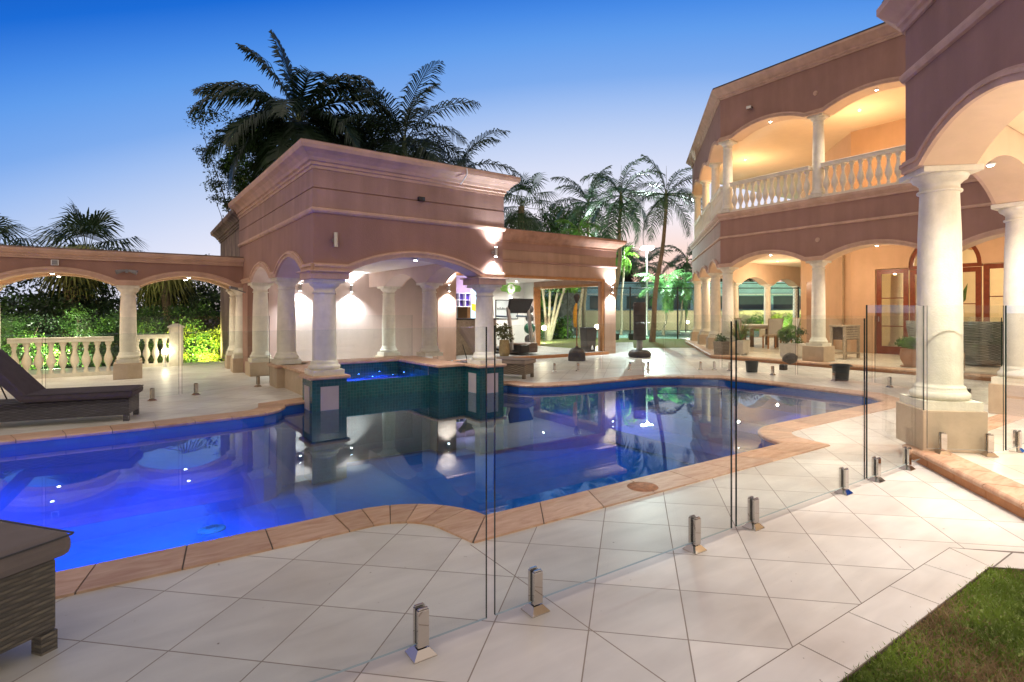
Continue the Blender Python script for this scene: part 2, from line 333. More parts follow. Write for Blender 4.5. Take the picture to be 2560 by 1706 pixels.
# ------------------------------------------------------------------ mesh helpers
OFF = {}
class MB:
    def __init__(s): s.v = []; s.f = []; s.m = []; s.sm = []
    def add(s, vs, fs, mi=0, sm=False):
        o = len(s.v); s.v.extend([tuple(x) for x in vs])
        for f in fs: s.f.append(tuple(i + o for i in f)); s.m.append(mi); s.sm.append(sm)
        return s
    def box(s, x0, y0, z0, x1, y1, z1, mi=0):
        v = [(x, y, z) for z in (z0, z1) for x, y in ((x0, y0), (x1, y0), (x1, y1), (x0, y1))]
        return s.add(v, [(3, 2, 1, 0), (4, 5, 6, 7), (0, 1, 5, 4), (1, 2, 6, 5), (2, 3, 7, 6), (3, 0, 4, 7)], mi)
    def obox(s, cx, cy, z0, z1, hx, hy, ang, mi=0, top=1.0, bot=1.0):
        c, n = math.cos(ang), math.sin(ang); v = []
        for z, k in ((z0, bot), (z1, top)):
            for a, b in ((-hx, -hy), (hx, -hy), (hx, hy), (-hx, hy)):
                a *= k; b *= k; v.append((cx + a * c - b * n, cy + a * n + b * c, z))
        return s.add(v, [(3, 2, 1, 0), (4, 5, 6, 7), (0, 1, 5, 4), (1, 2, 6, 5), (2, 3, 7, 6), (3, 0, 4, 7)], mi)
    def lathe(s, cx, cy, prof, n=24, mi=0, cap=True):
        v = []; f = []
        for r, z in prof:
            for i in range(n):
                a = 2 * math.pi * i / n; v.append((cx + r * math.cos(a), cy + r * math.sin(a), z))
        for j in range(len(prof) - 1):
            for i in range(n):
                k = (i + 1) % n; f.append((j * n + i, j * n + k, (j + 1) * n + k, (j + 1) * n + i))
        s.add(v, f, mi, True)
        if cap:
            s.add([v[i] for i in range(n)], [tuple(range(n - 1, -1, -1))], mi); m = (len(prof) - 1) * n
            s.add([v[m + i] for i in range(n)], [tuple(range(n))], mi)
        return s
    def tube(s, pts, rad, n=8, mi=0):
        pts = [Vector(p) for p in pts]
        if not isinstance(rad, (list, tuple)): rad = [rad] * len(pts)
        v = []; f = []
        for i, p in enumerate(pts):
            d = (pts[min(i + 1, len(pts) - 1)] - pts[max(i - 1, 0)]).normalized()
            a = d.orthogonal() if i == 0 else (a - d * a.dot(d)); a = a.normalized(); b = d.cross(a)
            for k in range(n):
                t = 2 * math.pi * k / n; v.append(p + (a * math.cos(t) + b * math.sin(t)) * rad[i])
        for i in range(len(pts) - 1):
            for k in range(n):
                q = (k + 1) % n; f.append((i * n + k, i * n + q, (i + 1) * n + q, (i + 1) * n + k))
        s.add(v, f, mi, True); s.add(v[:n], [tuple(range(n - 1, -1, -1))], mi); s.add(v[-n:], [tuple(range(n))], mi)
        return s
    def prism(s, poly, z0, z1, mi=0):
        n = len(poly); v = [(x, y, z0) for x, y in poly] + [(x, y, z1) for x, y in poly]
        a = sum(poly[i][0] * poly[(i + 1) % n][1] - poly[(i + 1) % n][0] * poly[i][1] for i in range(n))
        f = [tuple(range(n - 1, -1, -1)), tuple(range(n, 2 * n))] + [(i, (i + 1) % n, n + (i + 1) % n, n + i) for i in range(n)]
        if a < 0: f = [tuple(reversed(x)) for x in f]
        return s.add(v, f, mi)
    def sweep(s, path, prof, closed=False, side=1, mi=0, sm=False, caps=True):
        """prof: list of (outward offset, z); outward = right of travel when side=1"""
        P = offs(path, [o for o, z in prof], closed, side); n = len(path); k = len(prof); v = []; f = []
        for i in range(n):
            for j in range(k): v.append((P[i][j][0], P[i][j][1], prof[j][1]))
        for i in range(n if closed else n - 1):
            q = (i + 1) % n
            for j in range(k - 1):
                t = (i * k + j, q * k + j, q * k + j + 1, i * k + j + 1); f.append(t if side > 0 else tuple(reversed(t)))
        s.add(v, f, mi, sm)
        if not closed and caps:
            s.add(v[:k], [tuple(range(k))], mi); s.add(v[-k:], [tuple(range(k - 1, -1, -1))], mi)
        return s
    def wall(s, P0, P1, thick, poly, ztop, side=1, mi=0, mi2=None):
        """wall from P0 to P1, outer face on that line, body to the other side; poly = bottom outline [(s,z)], side=1: outside is right of travel"""
        if mi2 is None: mi2 = mi
        P0 = Vector((*P0, 0)); P1 = Vector((*P1, 0)); d = (P1 - P0).normalized(); nrm = Vector((d.y, -d.x, 0)) * side
        def pt(q, z, back): p = P0 + d * q - (nrm * thick if back else Vector()); return (p.x, p.y, z)
        for i in range(len(poly) - 1):
            (a, za), (b, zb) = poly[i], poly[i + 1]
            if b - a > 1e-5:
                q = [pt(a, za, 0), pt(b, zb, 0), pt(b, ztop, 0), pt(a, ztop, 0)]; s.add(q, [(0, 1, 2, 3) if side > 0 else (3, 2, 1, 0)], mi)
                q = [pt(a, za, 1), pt(b, zb, 1), pt(b, ztop, 1), pt(a, ztop, 1)]; s.add(q, [(3, 2, 1, 0) if side > 0 else (0, 1, 2, 3)], mi2)
            q = [pt(a, za, 0), pt(b, zb, 0), pt(b, zb, 1), pt(a, za, 1)]; s.add(q, [(3, 2, 1, 0)], mi2)
        a, b = poly[0], poly[-1]
        s.add([pt(a[0], ztop, 0), pt(b[0], ztop, 0), pt(b[0], ztop, 1), pt(a[0], ztop, 1)], [(0, 1, 2, 3)], mi)
        for q_ in (a, b): s.add([pt(q_[0], q_[1], 0), pt(q_[0], ztop, 0), pt(q_[0], ztop, 1), pt(q_[0], q_[1], 1)], [(0, 1, 2, 3)], mi)
        return s
    def archband(s, P0, P1, poly, prof, side=1, mi=0):
        """moulding that follows the outline; prof = [(up-offset in wall plane, protrusion)]"""
        P0 = Vector((*P0, 0)); P1 = Vector((*P1, 0)); d = (P1 - P0).normalized(); nrm = Vector((d.y, -d.x, 0)) * side
        n = len(poly); rows = []
        for i in range(n):
            def tn(a, b):
                t = Vector((b[0] - a[0], b[1] - a[1])); t.normalize(); return Vector((-t.y, t.x))
            n0 = tn(poly[max(i - 1, 0)], poly[max(i, 1)]); n1 = tn(poly[min(i, n - 2)], poly[min(i + 1, n - 1)])
            m = (n0 + n1); m.normalize(); m /= max(.5, m.dot(n0))
            rows.append([(poly[i][0] + m.x * o, poly[i][1] + m.y * o, pr) for o, pr in prof])
        k = len(prof); v = []
        for r in rows:
            for q, z, pr in r: p = P0 + d * q + nrm * pr; v.append((p.x, p.y, z))
        f = []
        for i in range(n - 1):
            for j in range(k - 1):
                t = (i * k + j, (i + 1) * k + j, (i + 1) * k + j + 1, i * k + j + 1); f.append(t if side > 0 else tuple(reversed(t)))
        s.add(v, f, mi)
        s.add(v[:k], [tuple(range(k))], mi); s.add(v[-k:], [tuple(range(k))], mi)
        return s
    def build(s, name, mats, parent=None, bevel=0):
        if not isinstance(mats, (list, tuple)): mats = [mats]
        me = bpy.data.meshes.new(name)
        o3 = OFF.get(parent.name, (0, 0, 0)) if parent else (0, 0, 0)
        vs = [(x - o3[0], y - o3[1], z - o3[2]) for x, y, z in s.v]
        me.from_pydata(vs, [], s.f); me.update()
        for m in mats: me.materials.append(m)
        me.polygons.foreach_set('material_index', s.m); me.polygons.foreach_set('use_smooth', s.sm)
        o = bpy.data.objects.new(name, me); col.objects.link(o)
        if parent: o.parent = parent; OFF[o.name] = o3
        if bevel:
            b = o.modifiers.new('bevel', 'BEVEL'); b.width = bevel; b.segments = 2; b.limit_method = 'ANGLE'; b.angle_limit = R(40)
        return o
def offs(path, os_, closed, side):
    n = len(path); out_ = []
    for i in range(n):
        a = path[i - 1] if (i > 0 or closed) else None; b = path[i]; c = path[(i + 1) % n] if (i < n - 1 or closed) else None
        def nr(p, q):
            dx, dy = q[0] - p[0], q[1] - p[1]; l = math.hypot(dx, dy); return (dy / l * side, -dx / l * side)
        if a is None: m = nr(b, c)
        elif c is None: m = nr(a, b)
        else:
            n0, n1 = nr(a, b), nr(b, c); k = 1 + n0[0] * n1[0] + n0[1] * n1[1]; k = max(k, .35); m = ((n0[0] + n1[0]) / k, (n0[1] + n1[1]) / k)
        out_.append([(b[0] + m[0] * o, b[1] + m[1] * o) for o in os_])
    return out_
def thing(name, label, cat, loc=(0, 0, 0), rz=0, group=None, local=False):
    o = bpy.data.objects.new(name, None); col.objects.link(o); o.empty_display_size = .2
    o.location = loc; o.rotation_euler = (0, 0, rz); o['label'] = label; o['category'] = cat
    if group: o['group'] = group
    OFF[o.name] = (0, 0, 0) if (local or rz) else tuple(loc); return o
def tag(o, label, cat, group=None):
    o['label'] = label; o['category'] = cat
    if group: o['group'] = group
    return o
def struct(o): o['kind'] = 'structure'; return o
def dup(root, loc, rz=0, label=None, scale=None):
    def cp(o, par):
        c = o.copy(); col.objects.link(c); c.parent = par
        for ch in [x for x in bpy.data.objects if x.parent == o]: cp(ch, c)
        return c
    r = cp(root, None); r.location = loc; r.rotation_euler = (0, 0, rz)
    if label: r['label'] = label
    if scale: r.scale = (scale,) * 3
    return r
def light(kind, name, loc, energy, color, parent=None, size=.05, spot=None, target=None, blend=.6):
    l = bpy.data.lights.new(name, kind); l.energy = energy; l.color = color
    if kind in ('POINT', 'SPOT'): l.shadow_soft_size = size
    if kind == 'AREA': l.size = size
    if kind == 'SPOT': l.spot_size = R(spot); l.spot_blend = blend
    o = bpy.data.objects.new(name, l); col.objects.link(o); o.location = loc
    if target is not None: o.rotation_euler = (Vector(target) - Vector(loc)).to_track_quat('-Z', 'Y').to_euler()
    return o
def arc(a, b, zs, zc, n=20):
    w_ = (b - a) / 2; h = zc - zs; rr = (w_ * w_ + h * h) / (2 * h); c = (a + b) / 2
    return [(a + (b - a) * i / n, zc - rr + math.sqrt(max(0, rr * rr - (a + (b - a) * i / n - c) ** 2))) for i in range(n + 1)]
def outline(total, zs, arches, s0=0):
    p = [(s0, zs)]
    for a, b, zc in arches: p += arc(a, b, zs, zc)
    p.append((total, zs))
    return p
BAND = [(0, .0), (0, .035), (.05, .035), (.05, .055), (.075, .055), (.085, .03), (.10, .03), (.10, 0)]
WARM = (1, .62, .30); WARMW = (1, .84, .66); COOL = (.84, .91, 1.0)

def column(parent, x, y, z0, z1, r, ph=.35, ps=.25, ang=0, ped=pede, base=True, n=28):
    """part: shaft, with capital, base and pedestal as its pieces"""
    c = MB(); zb = z0 + ph + (.21 if base else .02)
    c.lathe(x, y, [(r * 1.0, zb), (r * .995, zb + (z1 - zb) * .33), (r * .94, zb + (z1 - zb) * .7), (r * .86, z1 - .2)], n)
    c = c.build('column', cream, parent)
    k = MB(); q = r / .165
    k.lathe(x, y, [(r * .86, z1 - .20), (r * .98, z1 - .198), (r * 1.0, z1 - .188), (r * .98, z1 - .178), (r * .88, z1 - .174), (r * .88, z1 - .125), (r * .95, z1 - .12), (r * 1.0, z1 - .108), (r * 1.18, z1 - .088), (r * 1.26, z1 - .062), (r * 1.24, z1 - .048)], n)
    k.obox(x, y, z1 - .048, z1, r * 1.34, r * 1.34, ang); k.build('capital', cream, c)
    if base:
        zz = z0 + ph; k = MB(); k.obox(x, y, zz, zz + .075, r * 1.32, r * 1.32, ang)
        k.lathe(x, y, [(r * 1.2, zz + .075), (r * 1.3, zz + .09), (r * 1.33, zz + .11), (r * 1.3, zz + .13), (r * 1.2, zz + .145), (r * 1.16, zz + .148), (r * 1.16, zz + .162), (r * 1.12, zz + .165), (r * 1.14, zz + .178), (r * 1.10, zz + .19), (r * 1.02, zz + .196), (r, zz + .215)], n)
        k.build('base', cream, c)
        if ph > 0.05:
            k = MB(); k.obox(x, y, z0, zz, ps, ps, ang); k.build('pedestal', ped, c, bevel=.006)
    return c

def baluster_mesh(h, r):
    m = MB(); P = [(.55, 0), (.55, .06), (.42, .075), (.5, .09), (.38, .11), (.34, .14), (.62, .24), (.95, .34), (1.0, .42), (.85, .52), (.55, .63), (.42, .72), (.42, .78), (.52, .80), (.52, .83), (.44, .845), (.6, .90), (.75, .93), (.75, 1)]
    m.lathe(0, 0, [(r * a, h * z) for a, z in P], 14)
    me = bpy.data.meshes.new('baluster'); me.from_pydata(m.v, [], m.f); me.materials.append(bal_m)
    me.polygons.foreach_set('use_smooth', m.sm); return me
def balusters(parent, p0, p1, z, h, r, n):
    r *= 1.06 if h < .62 else 1.08
    me = baluster_mesh(h, r); o3 = OFF.get(parent.name, (0, 0, 0))
    for i in range(n):
        t = (i + .5) / n; o = bpy.data.objects.new('baluster', me); col.objects.link(o); o.parent = parent
        o.location = (p0[0] + (p1[0] - p0[0]) * t - o3[0], p0[1] + (p1[1] - p0[1]) * t - o3[1], z - o3[2])

def downlight(x, y, z, label, energy=60, color=WARMW, spot=130, group='recessed downlights', r=.03, m=None, flood=.35):
    t = thing('downlight', label, 'downlight', (x, y, z), group=group)
    MB().lathe(x, y, [(r * .9, z - .014), (r * 1.5, z - .012), (r * 1.6, z + .004)], 16).build('trim_ring', white, t)
    MB().lathe(x, y, [(r * .85, z - .020), (r * .85, z - .0145)], 16).build('lamp', m or lampw, t)
    light('SPOT', 'downlight_beam', (x, y, z - .03), energy, color, size=.03, spot=spot, target=(x, y, z - 2), blend=.8)
    return t
def walllamp(x, y, z, nx, ny, label, energy=25, up=True, down=True, color=COOL, on=True, h=.16):
    t = thing('wall_lamp', label, 'wall lamp', (x, y, z), group='steel up and down wall lamps')
    cx, cy = x + nx * .10, y + ny * .10
    MB().lathe(cx, cy, [(.03, z - h / 2), (.03, z + h / 2)], 16).build('tube', brushed, t)
    MB().tube([(x, y, z), (cx, cy, z)], .014, 8).tube([(x, y, z), (x + nx * .015, y + ny * .015, z)], .03, 12).build('bracket', brushed, t)
    for s_, use in ((1, up), (-1, down)):
        if use and on:
            MB().lathe(cx, cy, [(.024, z + s_ * (h / 2 + .001)), (.024, z + s_ * (h / 2 + .004))], 14).build('lens', lampc, t)
            light('SPOT', 'wall_lamp_beam', (cx, cy, z + s_ * (h / 2 + .02)), energy, color, size=.05, spot=125, target=(cx - nx * .05, cy - ny * .05, z + s_ * 3), blend=1.0)
    return t

# ------------------------------------------------------------------ pool outline
def arcp(cx, cy, r, a0, a1, n): return [(cx + r * math.cos(R(a0 + (a1 - a0) * i / n)), cy + r * math.sin(R(a0 + (a1 - a0) * i / n))) for i in range(n + 1)]
POOL = [(-4.5, 3.62), (1.0, 3.625)] + arcp(1.13, 2.99, .64, 92, 6.2, 9) + arcp(5.80, 2.99, .64, 173.8, 90, 9) + \
       [(6.3, 3.64), (8.72, 3.64), (9.18, 4.15), (9.18, 6.86), (8.65, 7.40), (8.12, 7.71), (6.40, 7.74), (5.85, 7.86), (5.58, 8.0), (5.42, 8.22), (5.36, 8.50), (4.82, 8.86), (4.22, 9.00), (4.14, 9.10), (2.40, 9.04), (2.42, 8.70),
        (1.62, 8.42), (1.58, 8.18), (1.47, 7.98), (1.30, 7.84), (1.05, 7.78), (.65, 7.74), (.0, 7.66), (-4.5, 7.64)]
def area(p): return sum(p[i][0] * p[(i + 1) % len(p)][1] - p[(i + 1) % len(p)][0] * p[i][1] for i in range(len(p)))
# travel order here is anticlockwise, so the outside (deck side) is on the right
CW = .30
outer = [q[0] for q in offs(POOL, [CW - .012], True, 1)]

def fill(outer_, holes, z, name, m):
    import bmesh
    bm = bmesh.new(); es = []
    for lp in [outer_] + holes:
        vs = [bm.verts.new((x, y, z)) for x, y in lp]
        for i in range(len(vs)): es.append(bm.edges.new((vs[i], vs[(i + 1) % len(vs)])))
    bmesh.ops.triangle_fill(bm, use_beauty=True, use_dissolve=False, edges=es)
    for f in bm.faces:
        f.normal_update()
        if f.normal.z < 0: f.normal_flip()
    me = bpy.data.meshes.new(name); bm.to_mesh(me); bm.free(); me.materials.append(m)
    o = bpy.data.objects.new(name, me); col.objects.link(o); return struct(o)

# ground far and wide, lawn, deck
g = MB(); g.add([(-900, -900, -1.8), (900, -900, -1.8), (900, 900, -1.8), (-900, 900, -1.8)], [(0, 1, 2, 3)])
struct(g.build('ground', soil))
DECK = [(-12, -6), (1.0, -6), (1.0, .99), (3.51, .99), (5.6, -1.1), (30, -1.1), (30, 9.0), (21.2, 18.2), (19.7, 16.2), (15.9, 12.9), (14.05, 14.0), (16.7, 16.7), (15.3, 17.0), (12.4, 14.4), (11.9, 17.6), (2.0, 17.6), (2.0, 16.6), (-9, 16.6), (-12, 14)]
fill(DECK, [outer], 0, 'pool_deck', deck_m)
fill([(1.0, -6), (5.6, -6), (5.6, -1.1), (3.51, .99), (1.0, .99)], [], -.012, 'lawn', turf)
LF = [(14.05, 14.0), (15.9, 12.9), (19.7, 16.2), (21.2, 18.2), (30, 9.0), (40, 20), (21.8, 16.9), (16.7, 20.9), (12.2, 17.6), (12.4, 14.4), (15.3, 17.0), (16.7, 16.7)]
fill([(11.9, 12.9), (40, 9), (60, 40), (20, 60), (-10, 40), (-12, 18), (2, 17.7), (11.9, 17.7)], [], -.02, 'far_lawn', turf)
fill([(12.9, 26.5), (20.95, 17.55), (34, 8.4), (60, 20), (33, 27.3), (25, 28.0)], [], -.012, 'court_surface', court)

# pool shell, water, coping
pm = MB(); n = len(POOL)
inn = [q[0] for q in offs(POOL, [.012], True, 1)]
v = [(x, y, .0) for x, y in inn] + [(x, y, -1.15) for x, y in inn]
pm.add(v, [(i, n + i, n + (i + 1) % n, (i + 1) % n) for i in range(n)])
pm.add([(-6, 2, -1.14), (11, 2, -1.14), (11, 9.5, -1.14), (-6, 9.5, -1.14)], [(0, 1, 2, 3)])
struct(pm.build('pool_basin', mos_pool))
st = MB(); st.box(8.45, 3.55, -1.12, 9.25, 7.6, -.32); st.box(7.75, 3.55, -1.12, 8.447, 7.7, -.60); st.box(7.1, 3.55, -1.12, 7.747, 7.75, -.88)
struct(st.build('pool_steps', mos_pool))
wv = [q[0] for q in offs(POOL, [.004], True, 1)]
fill(wv, [], -.095, 'pool_water', water_m)
wo = bpy.data.objects['pool_water']
# coping: separate bull-nosed tiles along the edge
def coping(path, closed, width, name, ztop=.014, nose=.035, step=.40, side=1, thick=.045, inner=0.0):
    segs = []; m = len(path); L = [0]
    pp = path + [path[0]] if closed else path
    for i in range(len(pp) - 1): L.append(L[-1] + math.dist(pp[i], pp[i + 1]))
    tot = L[-1]
    A = [q for q in offs(path, [-nose + inner, inner, width], closed, side)]
    if closed: A.append(A[0])
    cum = L; cuts = [0]
    # corners sharper than 25 degrees start a new tile
    corner = []
    for i in range(1, len(pp) - 1):
        a, b, c = pp[i - 1], pp[i], pp[i + 1]
        t = math.degrees(abs((math.atan2(c[1] - b[1], c[0] - b[0]) - math.atan2(b[1] - a[1], b[0] - a[0]) + math.pi) % (2 * math.pi) - math.pi))
        la, lb_ = math.dist(a, b), math.dist(b, c)
        if t > 25 or (max(la, lb_) > .3 and min(la, lb_) < .2): corner.append(L[i])
    marks = [0] + corner + [tot]
    tiles = []
    for a, b in zip(marks[:-1], marks[1:]):
        npt = sum(1 for x in cum if a + 1e-6 < x < b - 1e-6); st_ = .165 if npt >= 5 and (b - a) / (npt + 1) < .2 else step
        k = max(1, round((b - a) / st_))
        for i in range(k): tiles.append((a + (b - a) * i / k, a + (b - a) * (i + 1) / k))
    def at(s, j):
        s = min(max(s, 0), tot - 1e-6)
        for i in range(len(cum) - 1):
            if cum[i] <= s <= cum[i + 1]:
                t = (s - cum[i]) / (cum[i + 1] - cum[i]); p, q = A[i][j], A[i + 1][j]; return (p[0] + (q[0] - p[0]) * t, p[1] + (q[1] - p[1]) * t)
    mb = MB()
    for a, b in tiles:
        ks = [a + .004] + [x for x in cum if a + .02 < x < b - .02] + [b - .004]; rows = []
        for s in ks:
            i0, i1, i2 = at(s, 0), at(s, 1), at(s, 2)
            def lerp(t): return (i0[0] + (i2[0] - i0[0]) * t, i0[1] + (i2[1] - i0[1]) * t)
            W = width + nose; pr = [(.012 / W, ztop - thick), (.002 / W, ztop - thick * .6), (0, ztop - thick * .4), (.006 / W, ztop - .010), (.02 / W, ztop - .002), (.05 / W, ztop), (1, ztop - .002), (1, ztop - thick)]
            rows.append([(*lerp(t), z) for t, z in pr])
        k = len(rows[0]); vs = [p for r_ in rows for p in r_]; fs = []
        for i in range(len(rows) - 1):
            for j in range(k - 1): fs.append((i * k + j, (i + 1) * k + j, (i + 1) * k + j + 1, i * k + j + 1))
        fs = [tuple(reversed(f)) for f in fs] if side > 0 else fs
        e0 = tuple(range(k)); e1 = tuple(range(len(vs) - k, len(vs)))
        mb.add(vs, fs + [e0 if side > 0 else tuple(reversed(e0)), tuple(reversed(e1)) if side > 0 else e1], 0)
    o = mb.build(name, coping_m); return o
ce = POOL.index((5.36, 8.50)); 
PO = POOL[ce + 5:] + POOL[:ce + 2]      # open run, skips the side under the spa
struct(coping(PO, False, CW, 'pool_coping'))
gb = MB(); gb.sweep(PO, [(-.02, -.03), (-.02, .006), (CW - .004, .006), (CW - .004, -.03)], False, 1); struct(gb.build('coping_bed', grout_m))
# small stain / leaf puddle on a coping tile and pool returns
rt = thing('pool_outlet', 'round pale plastic outlet cover under the water on the pool floor', 'outlet', (.66, 7.2, -1.135))
MB().lathe(.66, 7.2, [(.14, -1.138), (.14, -1.125), (.12, -1.118), (.07, -1.118), (.065, -1.108), (.02, -1.108)], 28).build('cover', greypl, rt)
sl = MB()
for i in range(9): sl.box(.605 + i * .013, 7.16, -1.107, .611 + i * .013, 7.24, -1.104)
sl.build('grille', blackm, rt)
sk = thing('skimmer_lid', 'round rusty skimmer lid stain set in the near coping', 'skimmer lid', (3.00, 2.90, .014))
MB().lathe(3.00, 2.90, [(.115, .0125), (.11, .0165), (.0, .0165)], 24).build('lid', M('rusty_lid', (.34, .14, .06), .75, .5, 30), sk)

# lawn border tiles
bd = MB(); x = -.26 - .393
xs = [2.09 + .393 * k for k in range(-3, 4)]
for a, b in zip(xs[:-1], xs[1:]): bd.box(a + .003, .985, -.03, b - .003, 1.187, .005)
bd.prism([(xs[-1] + .003, .985), (3.507, .985), (3.60, 1.187), (xs[-1] + .003, 1.187)], -.03, .005)
for k in range(5):
    a, b = k * .40 + .004, (k + 1) * .40 - .004; q = .7071
    f = lambda s_, o_: (3.507 + s_ * q + o_ * q, .985 - s_ * q + o_ * q)
    p0 = [f(a, 0), f(b, 0), f(b, .19), f(a, .19)]
    if k == 0: p0[3] = (3.607, 1.187)
    bd.prism(p0, -.03, .005)
struct(bd.build('lawn_border', border_m))
gbm = MB(); gbm.prism([(xs[0], .981), (3.505, .981), (5.0, -.514), (5.17, -.345), (3.615, 1.193), (xs[0], 1.193)], -.03, .0028); struct(gbm.build('border_bed', M('border_grout', (.20, .16, .13), .9)))

# ------------------------------------------------------------------ house patio (octagonal slab)
HX, HY, BL = 13.05, 9.68, 7.4
BX, BY = HX + BL * .7071, HY + BL * .7071
SL = [(12.78, -1), (12.78, 9.80), (BX - .15, BY + .25), (34, BY + .25)]
ZP = .10
fill(SL + [(34, -1)], [], ZP - .002, 'house_patio', patio_m)
struct(coping(SL, False, .26, 'patio_coping', ztop=ZP + .006, nose=.02, step=.4, side=1, thick=.045))
rs = MB(); rs.sweep(SL, [(.02, -.02), (.02, ZP - .03)], False, 1); struct(rs.build('patio_riser', fascia_brick))
# portico slab
PS = [(2.55, -.86), (5.60, 2.19), (8.75, 2.19), (9.95, .99), (9.95, -1)]
fill(PS + [(2.55, -1)], [], ZP - .002, 'portico_floor', patio_m)
struct(coping(PS, False, .24, 'portico_coping', ztop=ZP + .006, nose=.02, step=.41, side=1, thick=.045))
rs = MB()
Lp = math.dist(PS[0], PS[1]); kk = 11
for i in range(kk):
    a, b = Lp * i / kk + .004, Lp * (i + 1) / kk - .004; q = .7071
    p0 = (PS[0][0] + a * q, PS[0][1] + a * q); p1 = (PS[0][0] + b * q, PS[0][1] + b * q)
    rs.prism([p0, p1, (p1[0] + .05, p1[1] - .05), (p0[0] + .05, p0[1] - .05)], -.01, ZP - .042)
rs.sweep(PS, [(.012, -.02), (.012, ZP - .04)], False, 1, mi=1); struct(rs.build('portico_riser', [fascia_brick, grout_m]))

# ------------------------------------------------------------------ house
house = thing('house', 'two storey rendered mansion with arched loggias, balustrade balcony and lit patio on the right', 'house', (HX, HY, 0))
zs1, ct1 = 2.50, 2.498
A0, A1 = (HX, HY), (HX, -1.0); LA = HY + 1.0
lowA = outline(LA, zs1, [(HY - 9.30, HY - 7.29, 2.76), (HY - 6.80, HY - 4.69, 2.76), (HY - 4.21, HY - 2.10, 2.76), (HY - 1.61, HY + .5, 2.76)])
upA = outline(LA, 5.97, [(HY - 9.30, HY - 7.29, 6.20), (HY - 6.80, HY - 4.69, 6.20), (HY - 4.21, HY - 2.10, 6.20), (HY - 1.61, HY + .5, 6.20)])
B0, B1 = (HX, HY), (BX, BY)
lowB = outline(BL, zs1, [(.38, 2.15, 2.74), (2.65, 4.55, 2.74), (5.05, 6.95, 2.74)])
upB = outline(BL, 5.97, [(.38, 2.15, 6.19), (2.65, 4.55, 6.19), (5.05, 6.95, 6.19)])
C0, C1 = (BX, BY), (BX + 12, BY)
lowC = outline(12, zs1, [(.45, 2.3, 2.78), (2.75, 4.7, 2.78), (5.2, 7.1, 2.78), (7.6, 11.6, 2.8)])
for P0, P1, lo, up, sd_ in ((A1, A0, None, None, 0),): pass
wl = MB(); wu = MB(); mo = MB()
for P0, P1, lo, up in ((A0, A1, lowA, upA), (B0, B1, lowB, upB), (C0, C1, lowC, None)):
    s_ = 1 if P0 is A0 else -1
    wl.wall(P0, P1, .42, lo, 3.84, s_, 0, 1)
    mo.archband(P0, P1, lo, BAND, s_)
    if up:
        wu.wall(P0, P1, .42, up, 7.12, s_, 0, 1); mo.archband(P0, P1, up, BAND, s_)
soff = M('soffit_inner_face', (.72, .52, .36), .8, .06, 2, .03); wl.build('lower_wall', [stucco, soff], house); wu.build('upper_wall', [stucco, soff], house); mo.build('arch_moulding', stucco_trim, house)  # soffits and inner faces are paler and warmer than the outer stucco
OUT = [(HX, -1.0), (HX, HY), (BX, BY), (BX + 12, BY)]   # outside is left of this travel
cm = MB(); cm.sweep(OUT, [(0, 7.10), (.03, 7.10), (.03, 7.14), (.06, 7.15), (.06, 7.19), (.10, 7.21), (.20, 7.30), (.24, 7.32), (.24, 7.37), (.20, 7.385), (0, 7.385)], False, -1)
cm.build('cornice', stucco_trim, house)
rf = MB(); rf.prism([(HX - .21, -1), (HX - .21, HY + .09), (BX - .09, BY + .21), (BX + 12, BY + .21), (BX + 12, -1)], 7.387, 7.42); rf.build('roof', M('dark_roof', (.05, .045, .045), .7), house)
lg = MB(); lg.sweep(OUT, [(0, 3.78), (.03, 3.78), (.03, 3.83), (.06, 3.85), (.10, 3.90), (.10, 3.955), (.07, 3.965), (-.45, 3.967)], False, -1)
lg.build('balcony_ledge', stucco_trim, house)
s2 = MB(); s2.sweep(OUT, [(0, 3.28), (.03, 3.285), (.045, 3.31), (.03, 3.335), (0, 3.345)], False, -1); s2.build('string_course', stucco_trim, house)
fl = MB(); fl.prism([(HX + .44, -1), (HX + .44, HY - .18), (BX + .18, BY - .44), (BX + 12, BY - .44), (BX + 12, -1)], 3.372, 3.82); fl.build('patio_ceiling', ceilw, house)
fl = MB(); fl.prism([(HX + .44, -1), (HX + .44, HY - .18), (BX + .18, BY - .44), (BX + 12, BY - .44), (BX + 12, -1)], 6.52, 7.08); fl.build('balcony_ceiling', ceilw, house)
fl = MB(); fl.prism([(HX + .46, -1), (HX + .46, HY - .19), (BX + .19, BY - .46), (BX + 12, BY - .46), (BX + 12, -1)], 3.83, 3.968); fl.build('balcony_floor', patio_m, house)
ci = .21
colA = [(HX + ci, HY - .09), (HX + ci, 7.045), (HX + ci, 4.45), (HX + ci, 1.86)]
colB = [(HX + s_ * .7071 + ci * .7071, HY + s_ * .7071 - ci * .7071) for s_ in (2.40, 4.80)] + [(BX + .09, BY - .20)]
for i, (x, y) in enumerate(colA + colB):
    an = 0 if i < 4 else R(45)
    column(house, x, y, ZP, ct1, .155, .36, .26, an)
    column(house, x, y, 4.0, 5.968, .135, .0, .2, an)
for x in (BX + 2.55, BX + 4.95, BX + 7.35): column(house, x, BY - .21, ZP, ct1, .15, .36, .25)
